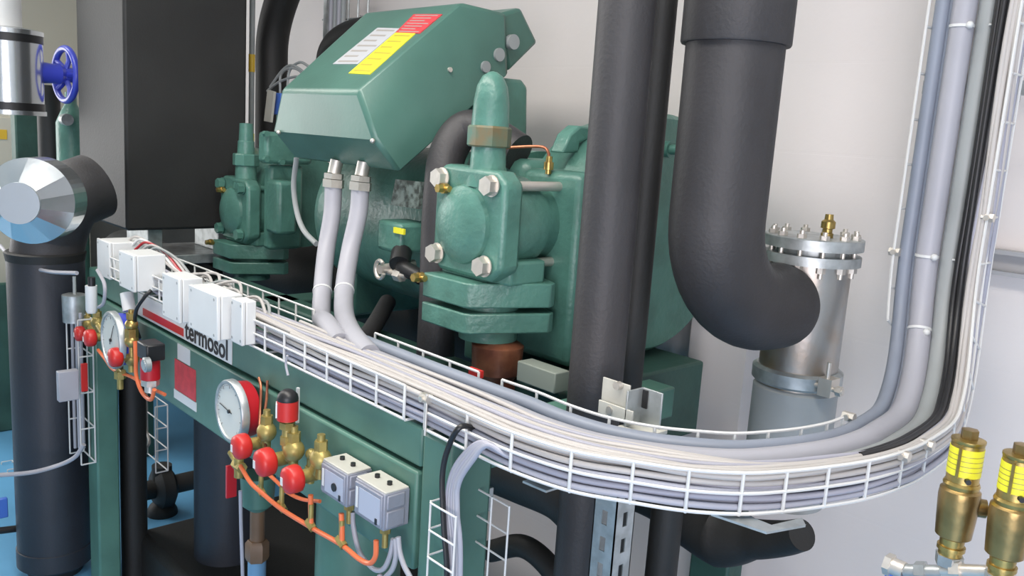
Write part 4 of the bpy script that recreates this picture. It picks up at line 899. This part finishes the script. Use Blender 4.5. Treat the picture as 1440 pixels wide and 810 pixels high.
# brown pipe with nut and green valve top
q = A(362, 740, Y=1.08); X_ = q.x
th = thing('drain_pipe', (X_, 1.08, 0), 'brown pipe with hexagon nut and blue lower end left of the green cylinder', 'pipe')
z_a, z_b, z_c, z_d = A(360, 665, Y=1.08).z, A(360, 715, Y=1.08).z, A(360, 757, Y=1.08).z, A(360, 786, Y=1.08).z
MB().lathe((X_, 1.08, z_b), (0, 0, 1), [(0, .022), (.02, .045), (z_a-z_b, .05)], 24).build('green_top', GREEN, th)
MB().cyl((X_, 1.08, z_c), (X_, 1.08, z_b+.01), .021).build('tube', BROWN, th)
MB().lathe((X_, 1.08, z_d), (0, 0, 1), [(0, .03), (.01, .034), (z_c-z_d-.01, .034), (z_c-z_d, .026)], 6).build('nut', BROWN, th)
MB().cyl((X_, 1.08, 0), (X_, 1.08, z_d), .026).build('lower_end', mat('pale blue plastic', (.16, .32, .5), .4), th)
cable('cable', [A(338, 690, Y=.99), A(339, 740, Y=.99), A(341, 800, Y=.99), A(342, 850, Y=.99)], .005, CABG, 'thin dark cable hanging left of the brown pipe', 'cable')
q = A(5, 730, Y=.98)
th = thing('ball_valve', q, 'small blue and chrome valve at the left edge over the blue floor', 'valve')
MB().cyl(A(-30, 750, X=-3.7), A(34, 742, X=-3.7), .014).build('pipe_stub', BLACK, th); MB().box(A(-4, 728, X=-3.72), A(11, 700, X=-3.70)).build('blue_handle', BLUEL, th, bevel=.004)
q = A(0, 560, Y=2.0)
pa_, pb_ = A(-20, 400, X=-5.4), A(15, 690, X=-5.4)
tag(MB().box((-5.44, pa_.y-.2, 0), (-5.4, A(24, 560, X=-5.4).y, pa_.z)).build('rear_panel', GDARK, bevel=.01), 'dark green panel at the left edge behind the dark vessel', 'panel')
# upright wire tray at the top centre-left
a = A(463, 60, Y=2.2); b = A(516, 60, Y=2.2); mb = MB()
for i in range(5):
    x = a.x+(b.x-a.x)*i/4; mb.tube([(x, 2.2, a.z-.02), (x, 2.2, 3.05)], .005, 6)
for i in range(5): mb.tube([(a.x, 2.16, a.z+i*.1), (a.x, 2.2, a.z+i*.1), (b.x, 2.2, a.z+i*.1), (b.x, 2.16, a.z+i*.1)], .004, 6)
th = thing('wire_cable_tray', (a.x, 2.2, a.z), 'grey upright wire tray with cables above the terminal box', 'cable tray')
o = mb.build('mesh', GALV, th); MB().box((a.x, 2.165, a.z-.03), (a.x+.03, 2.195, 3.05)).box((a.x+.12, 2.175, a.z-.03), (a.x+.125, 2.215, 3.05)).build('side_rail', GALV, th)
for i in range(4):
    x = a.x+.06+i*.035; cable('cable', [(x, 2.17, a.z-.2), (x+.004, 2.17, a.z+.3), (x, 2.17, 3.0)], .012, CONDG if i % 2 else CONDL, 'grey cable in the upright tray above the terminal box' if i % 2 else 'pale cable in the upright tray above the terminal box', 'cable', 'grey cables above the terminal box' if i % 2 else 'pale cables above the terminal box')
bpy.context.view_layer.update()
for o in bpy.data.objects:          # everything that stands on the floor reaches down to it
    if o.type == 'MESH' and o.name != 'floor':
        mw = o.matrix_world.translation.z
        for v in o.data.vertices:
            if abs(v.co.z+mw) < .0005: v.co.z = FZ-mw
for o in bpy.data.objects:
    if '_w' in o: del o['_w']
